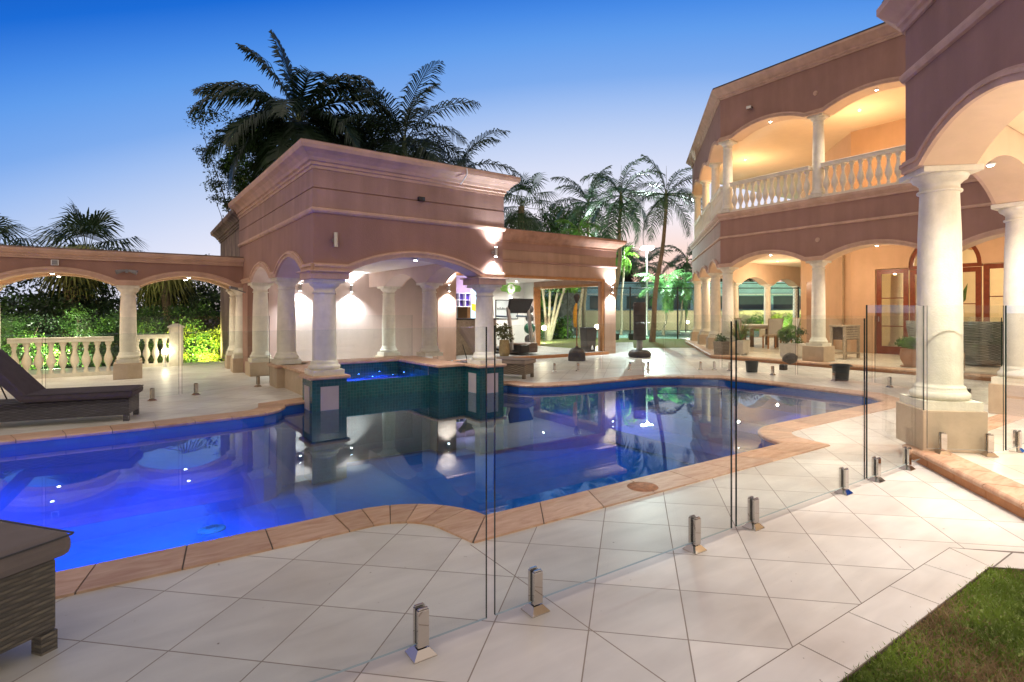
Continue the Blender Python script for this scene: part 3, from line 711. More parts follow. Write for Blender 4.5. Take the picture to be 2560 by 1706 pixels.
# far side also shows an inner row of arches
# balcony railing
def rail(par, p0, p1, z, h, n, mat_=bal_m, wd=.085):
    d = Vector((p1[0] - p0[0], p1[1] - p0[1])); a = math.atan2(d.y, d.x); L_ = d.length; cx, cy = (p0[0] + p1[0]) / 2, (p0[1] + p1[1]) / 2
    r1 = MB().obox(cx, cy, z + h - .10, z + h - .03, L_ / 2, wd, a).obox(cx, cy, z + h - .03, z + h, L_ / 2, wd * 1.18, a)
    rr = r1.build('top_rail', mat_, par, bevel=.008)
    MB().obox(cx, cy, z, z + .07, L_ / 2, wd, a).build('bottom_rail', mat_, par)
    balusters(par, p0, p1, z + .07, h - .17, .07, n)
for a, b, n_ in (((HX + .12, 9.40), (HX + .12, 7.19), 12), ((HX + .12, 6.90), (HX + .12, 4.60), 12), ((HX + .12, 4.30), (HX + .12, 2.0), 12)): rail(house, a, b, 3.97, .82, n_)
def bpt(s_, o): return (HX + s_ * .7071 + o * .7071, HY + s_ * .7071 - o * .7071)
for a, b in ((.25, 2.25), (2.55, 4.65), (4.95, 7.15)): rail(house, bpt(a, .12), bpt(b, .12), 3.97, .82, 11)
# inner walls
IW = [(16.9, -1), (16.9, 8.02), (20.4, 11.52), (34, 11.52)]
iw = MB()
sA = lambda y: 8.02 - y
poly = [(0, ZP), (sA(7.36), ZP), (sA(7.36), 2.47), (sA(6.52), 2.47)] + [(sA(5.71) - .81 * math.cos(t), 2.49 + .81 * math.sin(t)) for t in [math.pi * i / 20 for i in range(0, 21)]] + [(sA(4.90), 2.47), (sA(4.06), 2.47), (sA(4.06), ZP), (9.02, ZP)]
iw.wall((16.9, 8.02), (16.9, -1), .25, poly, 3.37, 1)
iw.wall((16.9, 8.02), (20.4, 11.52), .25, [(0, ZP), (4.95, ZP)], 3.37, -1)
iw.wall((20.4, 11.52), (34, 11.52), .25, [(0, ZP), (13.6, ZP)], 3.37, -1)
iw.wall((16.9, 8.02), (16.9, -1), .25, [(0, 3.98), (3.02, 3.98), (3.02, 6.2), (4.6, 6.2), (4.6, 3.98), (9.02, 3.98)], 6.52, 1)
iw.wall((16.9, 8.02), (20.4, 11.52), .25, [(0, 3.98), (4.95, 3.98)], 6.52, -1)
iw.wall((20.4, 11.52), (34, 11.52), .25, [(0, 3.98), (13.6, 3.98)], 6.52, -1)
iw.build('inner_wall', wallw, house)
def framed(par, p0, p1, z0, z1, name='door', bars=(.33, .66), fr=.12, thick=.05, mt=timber, glass=True):
    d = Vector((p1[0] - p0[0], p1[1] - p0[1])); L_ = d.length; a = math.atan2(d.y, d.x); u = d / L_
    def at(s_): return (p0[0] + u.x * s_, p0[1] + u.y * s_)
    m = MB()
    for s_ in (fr / 2, L_ - fr / 2): m.obox(*at(s_), z0, z1, fr / 2, thick / 2, a)
    m.obox(*at(L_ / 2), z1 - fr, z1 - .001, L_ / 2 - fr, thick / 2, a); m.obox(*at(L_ / 2), z0 + .001, z0 + fr * 1.8, L_ / 2 - fr, thick / 2, a)
    for b in bars: zz_ = z0 + (z1 - z0) * b; m.obox(*at(L_ / 2), zz_ - .012, zz_ + .012, L_ / 2 - fr, thick / 3, a)
    o = m.build(name, mt, par)
    if glass: MB().obox(*at(L_ / 2), z0 + fr, z1 - fr + .001, L_ / 2 - fr * .9, .003, a).build('pane', door_glass, o)
    return o, at, a
d1, at_, a_ = framed(house, (16.97, 7.34), (16.97, 6.54), ZP, 2.455)
MB().obox(*at_(.06), 1.0, 1.14, .012, .045, a_).build('handle', brushed, d1)
framed(house, (16.97, 4.88), (16.97, 4.08), ZP, 2.455)
framed(house, (16.97, 6.50), (16.97, 5.72), ZP, 2.40, 'door', (.6,)); framed(house, (16.97, 5.70), (16.97, 4.92), ZP, 2.40, 'door', (.6,))
# fan light frame over the doors
fm = MB(); pr = []
for i in range(20):
    t0, t1 = math.pi * i / 20, math.pi * (i + 1) / 20
    q = [(16.93 + dx, 5.71 - rr_ * math.cos(t), 2.49 + rr_ * math.sin(t)) for dx in (0, .08) for rr_, t in ((.80, t0), (.80, t1), (.71, t1), (.71, t0))]
    fm.add(q, [(0, 1, 2, 3), (7, 6, 5, 4), (3, 2, 6, 7), (0, 4, 5, 1)])
fm.box(16.93, 4.9, 2.41, 17.01, 6.52, 2.50); fm.build('fan_light', timber, house)
# second open french door leaf and a brown door on the angled wall
framed(house, (18.42, 9.30), (18.12, 8.92), ZP, 2.45, 'door', (.33, .66))
MB().obox(19.60, 10.70, ZP, 2.35, .38, .03, R(45)).build('door', M('brown_door', (.33, .15, .07), .5, .1, 6), house)
framed(house, (16.95, 5.05), (16.95, 3.4), 3.98, 6.2, 'door', (.5,))
# lit room behind the doors
rm = MB(); rm.add([(17.16, 8.4, 0.1), (21.0, 8.4, 0.1), (21.0, 8.4, 3.6), (17.16, 8.4, 3.6)], [(0, 1, 2, 3)]); rm.add([(21.0, 8.4, .1), (21.0, 1.5, .1), (21.0, 1.5, 3.6), (21.0, 8.4, 3.6)], [(0, 1, 2, 3)])
rm.add([(21.0, 1.5, .1), (17.16, 1.5, .1), (17.16, 1.5, 3.6), (21.0, 1.5, 3.6)], [(0, 1, 2, 3)]); rm.add([(17.16, 1.5, 3.36), (21, 1.5, 3.36), (21, 8.4, 3.36), (17.16, 8.4, 3.36)], [(3, 2, 1, 0)])
rm.build('living_room', M('cream_room_wall', (.80, .68, .48), .7, .05, 2), house)
bmx = MB()
for k in range(5): bmx.box(17.3, 3.0 + k * .8, 3.18, 20.9, 3.12 + k * .8, 3.34)
bmx.build('ceiling_beam', timber_o, house)
column(house, 18.1, 7.28, ZP, 2.9, .17, .1, .28)
light('POINT', 'living_room_light', (19.0, 5.0, 2.6), 110, (1, .78, .48), size=.03); light('POINT', 'upper_room_light', (18.2, 4.2, 5.6), 60, WARM, size=.03)
light('POINT', 'living_room_light_b', (18.0, 7.3, 2.4), 50, (1, .78, .48), size=.03)
wsc = thing('wall_sconce', 'glowing white bowl sconce on the living room wall behind the right french door', 'wall light', (20.9, 2.9, 1.75))
MB().lathe(20.8, 3.02, [(.02, 1.72), (.12, 1.78), (.17, 1.88), (.16, 1.89)], 20).build('bowl', M('sconce_glow', (1, 1, 1), emis=(1, .85, .6), estr=7), wsc)
# round vents in the render
for x, y, z in ((HX, 6.95, 2.98), (HX, 7.0, 6.46), (HX, 8.7, 6.62)):
    if z > 6.6:
        c_ = thing('floodlight', 'small brown floodlight bracket under the upper cornice above the first balcony arch', 'floodlight', (x, y, z))
        MB().box(x - .10, y - .03, z - .02, x, y + .03, z + .02).build('bracket', blackm, c_); MB().obox(x - .12, y, z - .06, z + .01, .05, .06, R(15)).build('lamp_head', brushed, c_)
    else:
        MB().tube([(x - .004, y, z), (x - .022, y, z)], .055, 20).tube([(x - .02, y, z), (x - .034, y, z)], .028, 16).build('vent', stucco_trim, house)
# ground floor and balcony soffit lamps, then added ceiling fill
dl = [((HX + .21, 8.30, 2.752), 'downlight in the soffit of the first ground floor arch of the house'), ((HX + .21, 5.74, 2.752), 'downlight in the soffit of the wide ground floor arch next to the portico pillar'),
      ((HX + .21, 8.30, 6.192), 'downlight in the soffit of the left balcony arch'), ((HX + .21, 5.74, 6.192), 'downlight in the soffit of the right balcony arch')]
for (x, y, z), lb in dl: downlight(x, y, z, lb, 150, WARMW)
for x, y, z, e, lb in ((15.2, 7.6, 3.37, 40, 'small added fill downlight in the ceiling over the house patio near the octagonal corner'), (15.1, 4.2, 3.37, 40, 'small added fill downlight in the ceiling over the armchairs on the house patio'), (17.2, 12.0, 3.37, 75, 'small added fill downlight in the ceiling over the patio dining table'), (21.6, 13.2, 3.37, 60, 'small added fill downlight in the ceiling at the far end of the patio'),
                    (15.2, 7.0, 6.52, 46, 'small added fill downlight in the ceiling over the middle of the balcony'), (15.2, 3.4, 6.52, 46, 'small added fill downlight in the ceiling over the near end of the balcony'), (17.0, 11.6, 6.52, 60, 'small added fill downlight in the ceiling over the far angled part of the balcony')):
    downlight(x, y, z, lb, e * .5, (1, .72, .46) if z > 5 else (1, .80, .58), spot=150, r=.022)  # small downlights added to warm the patio and balcony
    light('POINT', 'ceiling_fill_light', (x, y, z - .95), e, (1, .65, .36) if z > 5 else (1, .77, .54), size=.03)  # added point fill hanging below each ceiling, without a fixture
downlight(22.6, BY - .21, 2.765, 'small downlight in the far patio arch behind the chairs', 25, WARMW)

# ------------------------------------------------------------------ portico (near right)
port = thing('portico', 'tall octagonal portico with a big round column cutting the right edge of the photo', 'portico', (5.67, 2.21, 0))
q7 = .7071
PC = (5.67, 2.21)                                   # outer wall corner
PE = (PC[0] - 2.9 * q7, PC[1] - 2.9 * q7)           # towards the camera side
PN = (8.72, 2.21); PN2 = (9.9, 1.03)
lowE = outline(2.9, 2.545, [(.30, 2.02, 2.82), (2.5, 2.85, 2.6)])
lowN = outline(3.05, 2.545, [(.45, 2.42, 2.83)]); lowG = outline(1.669, 2.545, [(.35, 1.35, 2.75)])
m = MB(); b = MB()
PW = [(PE, PC, 2.9), (PC, PN, 3.05), (PN, PN2, 1.669)]
for (p, q, L_), lo in zip(PW, (None, lowN, lowG)):
    if lo is None:
        m.wall(PC, PE, .42, lowE, 3.86, 1, 0, 1); b.archband(PC, PE, lowE, BAND, 1)
    else: m.wall(p, q, .42, lo, 3.86, -1, 0, 1); b.archband(p, q, lo, BAND, -1)
m.build('wall', [stucco, soff], port); b.build('arch_moulding', stucco_trim, port)
OUTP = [PE, PC, PN, PN2]
m = MB(); m.sweep(OUTP, [(0, 3.84), (.03, 3.84), (.03, 3.88), (.06, 3.89), (.06, 3.93), (.10, 3.95), (.18, 4.02), (.21, 4.04), (.21, 4.10), (.18, 4.12), (0, 4.12)], False, -1); m.build('cornice', stucco_trim, port)
m = MB(); m.sweep(OUTP, [(0, 3.37), (.03, 3.375), (.045, 3.405), (.045, 3.43), (.03, 3.45), (0, 3.455)], False, -1); m.build('string_course', stucco_trim, port)
m = MB(); m.prism([(PE[0] + .3, PE[1] - .3), (PC[0] + .18, PC[1] - .43), (PN[0] - .18, PN[1] - .43), (PN2[0] - .3, PN2[1] - .3), (9.5, -1), (4.0, -1)], 3.1, 3.5); m.build('ceiling', ceilw, port)
m = MB(); m.prism([(PE[0] - .12, PE[1] + .12), (PC[0] - .07, PC[1] + .17), (PN[0] + .07, PN[1] + .17), (PN2[0] + .12, PN2[1] + .12), (9.9, -1), (4.0, -1)], 4.121, 4.16); m.build('roof', MATS['dark_roof'], port)
column(port, 5.80, 1.99, ZP, 2.543, .172, .35, .25, R(45), n=40)
column(port, 4.36, .55, ZP, 2.543, .172, .35, .25, R(45)); column(port, 8.36, 2.04, ZP, 2.543, .172, .35, .25, R(0)); column(port, 9.62, .98, ZP, 2.543, .172, .35, .25, R(45))
downlight(7.15, 2.0, 2.815, 'bright downlight under the portico arch just right of the big column capital', 160, (1, .90, .80))
downlight(4.86, 1.10, 2.80, 'bright downlight in the portico arch soffit at the right edge of the photo', 210, (1, .91, .82))
tp = thing('ceiling_light', 'ceiling light inside the portico above the raised terrace', 'ceiling light', (7.2, .4, 3.1), group='warm loggia ceiling lights')
MB().lathe(7.2, .4, [(.10, 3.07), (.13, 3.099)], 20).build('dome', lampo, tp)
light('POINT', 'ceiling_fill_light', (7.2, .4, 2.3), 55, (1, .84, .70), size=.04)
light('POINT', 'ceiling_fill_light', (4.9, .1, 2.2), 50, (1, .84, .70), size=.04)  # point fill under the portico ceiling, no fixture of its own

# ------------------------------------------------------------------ spa pavilion (local frame turned 2 degrees)
pav = thing('pavilion', 'square rendered pool pavilion with white columns standing over the raised spa', 'pavilion', (1.97, 8.15, 0), rz=R(2), local=True)
W, D = 3.15, 5.25
loF = outline(W, 1.87, [(.50, 2.72, 2.13)])
loS = outline(D, 1.87, [(.50, 2.12, 2.14), (2.56, 4.22, 2.12)]); loR = outline(D, 1.87, [(.50, 2.12, 2.12), (2.56, 4.22, 2.10)])
def cut(lo): return [(.401, lo[0][1])] + lo[1:]
m = MB(); b = MB()
for p, q, lo, s_ in (((0, 0), (W, 0), loF, 1), ((0, 0), (0, D), loS, -1), ((W, 0), (W, D), loR, 1)):
    if s_ == -1:
        m.wall(p, q, .40, cut(lo), 3.32, -1, 0, 1); b.archband(p, q, lo, BAND, -1)
    else: m.wall(p, q, .40, lo if p == (0, 0) else cut(lo), 3.32, 1, 0, 1); b.archband(p, q, lo, BAND, 1)
m.box(0, D, 0, W + 1.2, D + .25, 3.32); m.box(0, 4.66, 0, .40, D - .002, 1.868); m.build('wall', [stucco, wallpink], pav); b.build('arch_moulding', stucco_trim, pav)
m = MB(); m.box(.41, D - .02, 0, W + 1.2, D - .003, 2.2); m.build('lamp_wall', wallpink, pav)
OP = [(0, 4.0), (0, 0), (W, 0), (W, 4.0)]
PR = [(0, 3.28), (.025, 3.28), (.025, 3.32), (.05, 3.33), (.05, 3.37), (.08, 3.38), (.10, 3.42), (.15, 3.47), (.21, 3.51), (.225, 3.56), (.225, 3.60), (0, 3.61)]
m = MB(); m.sweep([(0, D + .25), (0, 0), (W, 0), (W, D + .25)], PR, False, 1); m.build('cornice', stucco_trim, pav)
m = MB(); m.sweep([(0, D + .25), (0, 0), (W, 0), (W, D + .25)], [(0, 2.67), (.02, 2.675), (.04, 2.70), (.04, 2.73), (.025, 2.745), (0, 2.75)], False, 1); m.build('string_course', stucco_trim, pav)
m = MB(); m.sweep([(0, D + .25), (0, 0), (W, 0), (W, D + .25)], [(0, 2.745), (.018, 2.75), (.018, 3.005), (.0, 3.01)], False, 1); m.build('frieze_band', stucco_f, pav)
m = MB(); m.sweep([(0, D + .25), (0, 0), (W, 0), (W, D + .25)], [(0, 3.022), (.014, 3.024), (.014, 3.28), (.0, 3.28)], False, 1); m.build('frieze_band', stucco_f, pav)
m = MB(); m.box(.41, .41, 2.205, W - .41, D - .03, 2.4); m.build('ceiling', ceil_m, pav)
m = MB(); m.box(-.15, -.15, 3.612, W + .15, D + .25, 3.63); m.build('roof', stucco_old, pav)
def pier(x, y, nm):
    p = MB(); p.box(x - .24, y - .24, -1.1, x + .24, y + .24, .335); p = p.build('pier', mos_teal, pav)
    MB().box(x - .125, y - .246, -.10, x + .125, y - .2401, .235).box(x - .246, y - .125, -.10, x - .2401, y + .125, .235).build('inset_panel', mos_pink, p)
    c = MB(); c.box(x - .285, y - .285, .337, x + .285, y + .285, .385); c.build('cap', coping_m, p, bevel=.015)
for x in (.22, 2.93): pier(x, .24, 'pier')
for x in (.22, 2.93): MB().obox(x, .24, 1.75, 1.85, .27, .27, 0).obox(x, .24, 1.85, 1.868, .31, .31, 0).build('impost_block', stucco_trim, pav)
for x in (.22, 2.93): column(pav, x, .24, .386, 1.75, .165, .001, .2)
# left low pedestal and side columns
p = MB(); p.box(-.02, 2.06, 0, .46, 2.58, .335); p = p.build('low_plinth', pede, pav); MB().box(-.06, 2.02, .337, .50, 2.62, .385).build('cap', coping_m, p, bevel=.015)
column(pav, .20, 2.34, .386, 1.868, .15, .001, .2); column(pav, 2.93, 2.34, .386, 1.868, .15, .001, .2)
column(pav, .20, 4.44, 0, 1.868, .15, .27, .24); column(pav, 2.93, 4.44, 0, 1.868, .15, .27, .24)
def pw(x, y, z=0):
    c, s_ = math.cos(R(2)), math.sin(R(2)); return (1.97 + x * c - y * s_, 8.15 + x * s_ + y * c, z)
def pdl(x, y, z, lb, e=40): 
    p = pw(x, y, z); return downlight(*p, lb, e, (1, .92, .86))
pdl(1.62, .20, 2.118, 'downlight at the crown of the front pavilion arch', 90)
for x, e_ in ((1.15, 190), (2.3, 190)):
    p = pw(x, D - .021); walllamp(p[0], p[1], 1.83, 0, -1, 'lit lamp on the pink pavilion wall, %s' % ('left one near the dark column' if x < 2 else 'right one between the columns'), e_)
p = pw(.42, 0); walllamp(p[0] - .14, p[1] + .001, 2.30, 0, -1, 'unlit steel lamp on the left front of the pavilion above the dark column', on=False, h=.20)
p = pw(2.95, 0); walllamp(p[0], p[1] + .001, 2.30, 0, -1, 'lit steel lamp on the right front of the pavilion above the capital', 60, up=True)
c_ = thing('sensor_box', 'small black sensor box high on the front of the pavilion below the cornice', 'sensor', pw(1.6, -.03, 3.04))
p = pw(1.6, -.05); MB().box(p[0] - .05, p[1] - .03, 3.01, p[0] + .05, p[1] + .03, 3.07).build('housing', blackm, c_); MB().box(p[0] + .01, p[1] - .034, 3.02, p[0] + .045, p[1] - .0301, 3.06).build('lens', frosted, c_)
# white drip on the cornice: bird / paint mark
m = MB(); pts = [pw(2.30 - .03 * t * t + .02 * math.sin(5 * t), -.23 + .17 * t * t * .6, 3.59 - .25 * t) for t in [i / 8 for i in range(9)]]
m.tube(pts, [.012] * 9, 6); m.build('paint_drip', white, None); tag(bpy.data.objects['paint_drip'], 'white squiggle of paint dripping down the pavilion cornice near its right end', 'paint drip')

# ------------------------------------------------------------------ spa
spa = thing('spa', 'raised square spa with teal mosaic weir wall and terracotta coping between the pavilion columns', 'spa', (1.97, 8.15, 0), rz=R(2), local=True)
x0, x1, y0, y1 = .50, 2.17, .87, 2.15     # inner
m = MB(); m.box(.46, .80, -1.1, x1, y0, .182); m.box(x1 + .001, .48, -1.1, 2.69, .62, .3348); m.box(.44, .485, -1.1, .4995, .82, .3345); m.box(x1 + .0012, .62, -1.1, x1 + .03, .86, .3345)
m.build('weir_wall', mos_teal, spa)
m = MB(); m.box(.10, .487, -1.1, .44, 2.6, .335); m.box(.44, .83, -1.1, x0, 2.6, .335); m.box(x0, y1, -.0, x1, 2.6, .335); m.box(x1 + .0305, .622, -1.1, 2.65, 2.6, .335); m.box(x1, .88, -1.1, x1 + .0303, 2.1, .335); m.build('surround', pede, spa)
m = MB()
m.add([(x0 + .001, y0, .333), (x0 + .001, y1 - .001, .333), (x0 + .001, y1 - .001, -.4), (x0 + .001, y0, -.4)], [(0, 1, 2, 3)])
m.add([(x0, y1 - .002, .333), (x1, y1 - .002, .333), (x1, y1 - .002, -.4), (x0, y1 - .002, -.4)], [(0, 1, 2, 3)])
m.add([(x1 - .001, y0, .333), (x1 - .001, y1, .333), (x1 - .001, y1, -.4), (x1 - .001, y0, -.4)], [(0, 1, 2, 3)])
m.add([(x0, y0 + .001, .18), (x1, y0 + .001, .18), (x1, y0 + .001, -.4), (x0, y0 + .001, -.4)], [(0, 1, 2, 3)])
m.build('inner_tiling', mos_teal, spa)
m = MB(); m.add([(x0, y0, .0), (x1, y0, .0), (x1, y1, .0), (x0, y1, .0)], [(0, 1, 2, 3)])
m.box(x0 + .002, y1 - .35, .001, x1 - .002, y1 - .003, .09); m.box(x1 - .35, y0 + .002, .001, x1 - .003, y1 - .352, .09); m.build('seat', mos_pool, spa)
m = MB(); m.box(.06, .46, .337, x0 + .02, 2.64, .385); m.box(x0 + .0005, y1 - .03, .337, x1, 2.64, .3845); m.box(x1 - .03, .46, .337, 2.71, 2.14, .386); m.box(x1 + .001, 2.12, .337, 2.69, 2.64, .3852); m.build('coping', coping_m, spa, bevel=.012)
m = MB(); m.add([(x0, y0 - .07, .189), (x1, y0 - .07, .189), (x1, y1, .189), (x0, y1, .189)], [(0, 1, 2, 3)]); o = m.build('water_surface', water_m, spa)
for x, y in ((.8, 1.2), (1.3, 1.2), (1.7, 1.3), (.8, 1.7), (1.25, 1.72), (1.7, 1.9), (2.0, 1.5), (1.0, 2.0)): light('SPOT', 'spa_light', pw(x, y, .183), 9, (.05, .16, 1), size=.012, spot=172, target=pw(x, y, -2), blend=.3)

# ------------------------------------------------------------------ block behind the pavilion
blk = thing('pool_house', 'taller weathered rendered pool house wing behind the pavilion roof', 'building', (1.85, 13.7, 0))
m = MB(); m.box(1.85, 13.75, 0, 5.0, 17.9, 3.2); m.build('wall', stucco_old, blk)
m = MB(); m.sweep([(5, 17.9), (1.85, 17.9), (1.85, 13.75), (5, 13.75)], [(o_, z - .10) for o_, z in PR], False, 1); m.build('cornice', stucco_old, blk)

# ------------------------------------------------------------------ garden arcade on the left
arcd = thing('garden_arcade', 'long low rendered arcade with round columns on the left in front of the garden', 'arcade', (-.2, 13.3, 0))
zsr = 1.79
ars = [(-8.9, -7.2), (-6.7, -4.85), (-4.4, -2.45), (-2.06, -.36), (.02, 1.64)]
AX0 = -9.2
for yy, nm, s_ in ((13.3, 'front_wall', 1), (14.62, 'rear_wall', -1)):
    lo = outline(1.88 - AX0, zsr, [(a - AX0, b_ - AX0, 2.0) for a, b_ in ars])
    m = MB(); m.wall((AX0, yy), (1.88, yy), .30, lo, 2.27, s_, 0, 1); m.build(nm, [stucco, soff], arcd)
    m = MB(); m.archband((AX0, yy), (1.88, yy), lo, BAND, s_); m.build('arch_moulding', stucco_trim, arcd)
m = MB(); m.sweep([(AX0, 13.3), (1.84, 13.3)], [(0, 2.24), (.03, 2.24), (.03, 2.27), (.05, 2.28), (.05, 2.31), (.09, 2.33), (.12, 2.38), (.12, 2.41), (0, 2.415)], False, 1); m.build('cornice', stucco_trim, arcd)
m = MB(); m.box(AX0, 13.24, 2.416, 1.84, 14.7, 2.44); m.build('roof', stucco_old, arcd)
m = MB(); m.box(AX0, 13.602, 2.05, 1.84, 14.318, 2.2); m.build('ceiling', ceilw, arcd)
for x in (-7.0, -4.62, -2.25, -.17, 1.80):
    for y in (13.47, 14.47): column(arcd, x, y, 0, 1.788, .135, .30, .225 if x < 1.7 else .2)
aw = [( -1.28, 13.45, 'front', 'left'), (-1.28, 14.47, 'rear', 'left'), (.83, 13.45, 'front', 'right'), (.83, 14.47, 'rear', 'right')]
for x, y, a, b_ in aw: downlight(x, y, 1.99, 'downlight in the %s soffit of the %s arch of the garden arcade' % (a, b_), 45, WARMW)
for x in (-3.5, -5.8):
    light('POINT', 'arcade_glow', (x, 14.0, 1.9), 30, WARM, size=.1)
sp_ = thing('wall_speaker', 'small white square box on the arcade fascia above the left arch', 'wall box', (-1.23, 13.29, 2.17)); MB().box(-1.285, 13.255, 2.12, -1.175, 13.299, 2.22).build('box', white, sp_, bevel=.006)
MB().box(-1.27, 13.25, 2.13, -1.19, 13.2549, 2.21).build('grille', greypl, sp_)
fd = thing('twin_floodlight', 'unlit grey twin floodlight on the arcade fascia above the middle column', 'floodlight', (-.19, 13.28, 2.06))
MB().tube([(-.19, 13.299, 2.06), (-.19, 13.24, 2.06)], .035, 14).build('base', greypl, fd)
for s_ in (-1, 1): MB().tube([(-.19 + s_ * .03, 13.24, 2.07), (-.19 + s_ * .16, 13.20, 2.03)], [.02, .045], 12).build('head', greypl, fd)
sc = thing('security_camera', 'small grey camera on an arm at the corner of arcade and pavilion', 'camera', (1.75, 13.1, 1.75))
MB().tube([(1.86, 13.05, 1.66), (1.62, 12.95, 1.74)], .012, 8).build('arm', greypl, sc); MB().tube([(1.64, 12.95, 1.75), (1.50, 12.90, 1.78)], .03, 10).build('body', greypl, sc)
# balustrade
bl = thing('garden_balustrade', 'cream stone balustrade with vase shaped balusters under the left arcade', 'balustrade', (-1.3, 14.5, 0))
rail(bl, (-2.02, 14.47), (-.42, 14.47), .0, .78, 9, cream, .075)
rail(bl, (-4.4, 14.47), (-2.48, 14.47), .0, .78, 8, cream, .075); 
b2 = thing('garden_balustrade', 'shorter cream balustrade seen through the right arch, ending in a capped post', 'balustrade', (.2, 15.9, 0))
rail(b2, (-.12, 15.95), (.58, 15.95), .0, .75, 4, cream, .07)
MB().box(.58, 15.8, 0, .86, 16.08, .9).build('end_post', cream, b2, bevel=.01)
MB().obox(.72, 15.94, .9, .93, .17, .17, 0).obox(.72, 15.94, .93, 1.0, .17, .17, 0, top=.25).build('post_cap', cream, b2)

# ------------------------------------------------------------------ gym building
gym = thing('gym_building', 'flat roofed rendered gym pavilion with a wide timber framed opening beyond the pool', 'building', (8.5, 12.6, 0))
GX, GY = 11.87, 12.60
m = MB()
m.wall((6.45, GY), (GX, GY), .30, [(0, 2.27), (11.42 - 6.45, 2.27), (11.42 - 6.45, -.01), (GX - 6.45, -.01)], 3.22, 1)
m.box(5.12, GY, 2.27, 6.449, GY + .3, 3.22); m.box(5.95, GY, 0, 6.449, GY + .3, 2.269)
m.wall((GX, GY + .3), (GX, 17.3), .22, [(0, -.01), (.12, -.01), (.12, 2.16), (3.75, 2.16), (3.75, -.01), (4.7, -.01)], 3.22, 1)
m.box(5.12, 17.3, -.01, GX, 17.55, 3.22); m.build('wall', M('stucco_gym', (.44, .28, .20), .85, .09, 1.5, .16, .3, 60), gym)
m = MB(); m.sweep([(5.0, GY), (GX, GY), (GX, 17.55)], [(0, 2.60), (.02, 2.605), (.04, 2.63), (.04, 2.66), (0, 2.67)], False, 1); m.sweep([(5.0, GY), (GX, GY), (GX, 17.55)], [(0, 2.93), (.014, 2.93), (.014, 3.18), (0, 3.18)], False, 1); m.build('string_course', stucco, gym)
m = MB(); m.sweep([(5.0, GY), (GX, GY), (GX, 17.55)], [(0, 3.12), (.03, 3.13), (.03, 3.18), (.10, 3.25), (.20, 3.32), (.24, 3.38), (.24, 3.44), (0, 3.45)], False, 1); m.build('cornice', M('rust_cornice', (.46, .25, .17), .8, .15, 4, .25), gym)
m = MB(); m.box(5.0, GY - .1, 3.452, GX + .1, 17.6, 3.48); m.build('roof', stucco_old, gym)
m = MB(); m.box(6.45, GY + .302, 2.34, GX - .222, 17.29, 2.6); m.build('ceiling', white, gym)
m = MB(); m.box(5.0, 17.28, .0, GX - .22, 17.298, 2.339); m.box(GX - .235, GY + 4.06, 0, GX - .2201, 17.28, 2.339); m.build('back_wall', M('white_wall', (.76, .76, .72), .7, .03, 2), gym)
m = MB(); m.box(6.3, GY - .12, .0, 11.42, 17.28, .078); m.build('floor', M('rubber_floor', (.34, .32, .30), .6, .2, 2), gym)
m = MB(); m.box(6.3, GY - .17, .0, 11.43, GY - .121, .085); m.build('step', fascia_brick, gym)
fr = MB(); fr.box(6.45, GY + .02, 2.19, 11.36, GY + .12, 2.268); fr.box(11.35, GY + .02, .08, 11.418, GY + .12, 2.268)
fr.box(GX - .25, GY + .41, 2.08, GX + .01, GY + 4.04, 2.158); fr.box(GX - .25, GY + .421, .0, GX + .01, GY + .50, 2.079); fr.box(GX - .25, GY + 3.96, .0, GX + .01, GY + 4.04, 2.079)
fr.build('timber_frame', timber_o, gym)
# bar corner inside
m = MB(); m.box(6.7, 15.2, 1.78, 8.6, 15.6, 2.338); m.build('bulkhead', wallpink, gym)
m = MB(); m.box(5.95, 13.9, .08, 8.4, 14.5, 1.05); m.build('bar_counter', teak, gym); m = MB(); m.box(5.9, 13.85, 1.052, 8.45, 14.55, 1.09); m.build('bar_top', blackm, gym)
m = MB(); m.box(8.9, 16.6, .08, 9.7, 17.27, 2.1); m.build('door', timber_o, gym)
sh = thing('cube_shelf', 'white six cube bottle shelf on the bar wall lit violet', 'shelf', (7.9, 15.1, 1.6))
m = MB(); X0, Z0 = 7.55, 1.42
m.box(X0, 15.17, Z0, X0 + .62, 15.19, Z0 + .4)
for i in range(4): m.box(X0 + i * .2, 14.95, Z0, X0 + i * .2 + .02, 15.169, Z0 + .42)
for j in range(3): m.box(X0 + .0005, 14.951, Z0 + j * .2, X0 + .6195, 15.1685, Z0 + j * .2 + .02)
m.build('frame', white, sh)
bt = MB()
for i in range(3):
    for j in range(2): bt.box(X0 + .02 + i * .2, 15.10, Z0 + .02 + j * .2, X0 + .20 + i * .2, 15.16, Z0 + .2 + j * .2)
bt.build('back_panel', M('violet_glow_panel', (.10, .05, .35), .3, .4, 12), sh)  # violet glow put into the panel colour, nothing emitted
light('POINT', 'bar_light', (8.0, 14.75, 1.95), 9, (.55, .45, 1), size=.08)
for x, y, lb in ((8.3, 14.0, 'downlight in the gym ceiling above the bar counter'), (10.3, 14.2, 'downlight in the gym ceiling above the treadmill'), (10.6, 16.2, 'downlight in the gym ceiling near the poster')): downlight(x, y, 2.338, lb, 190, (1, .97, .9), spot=150)
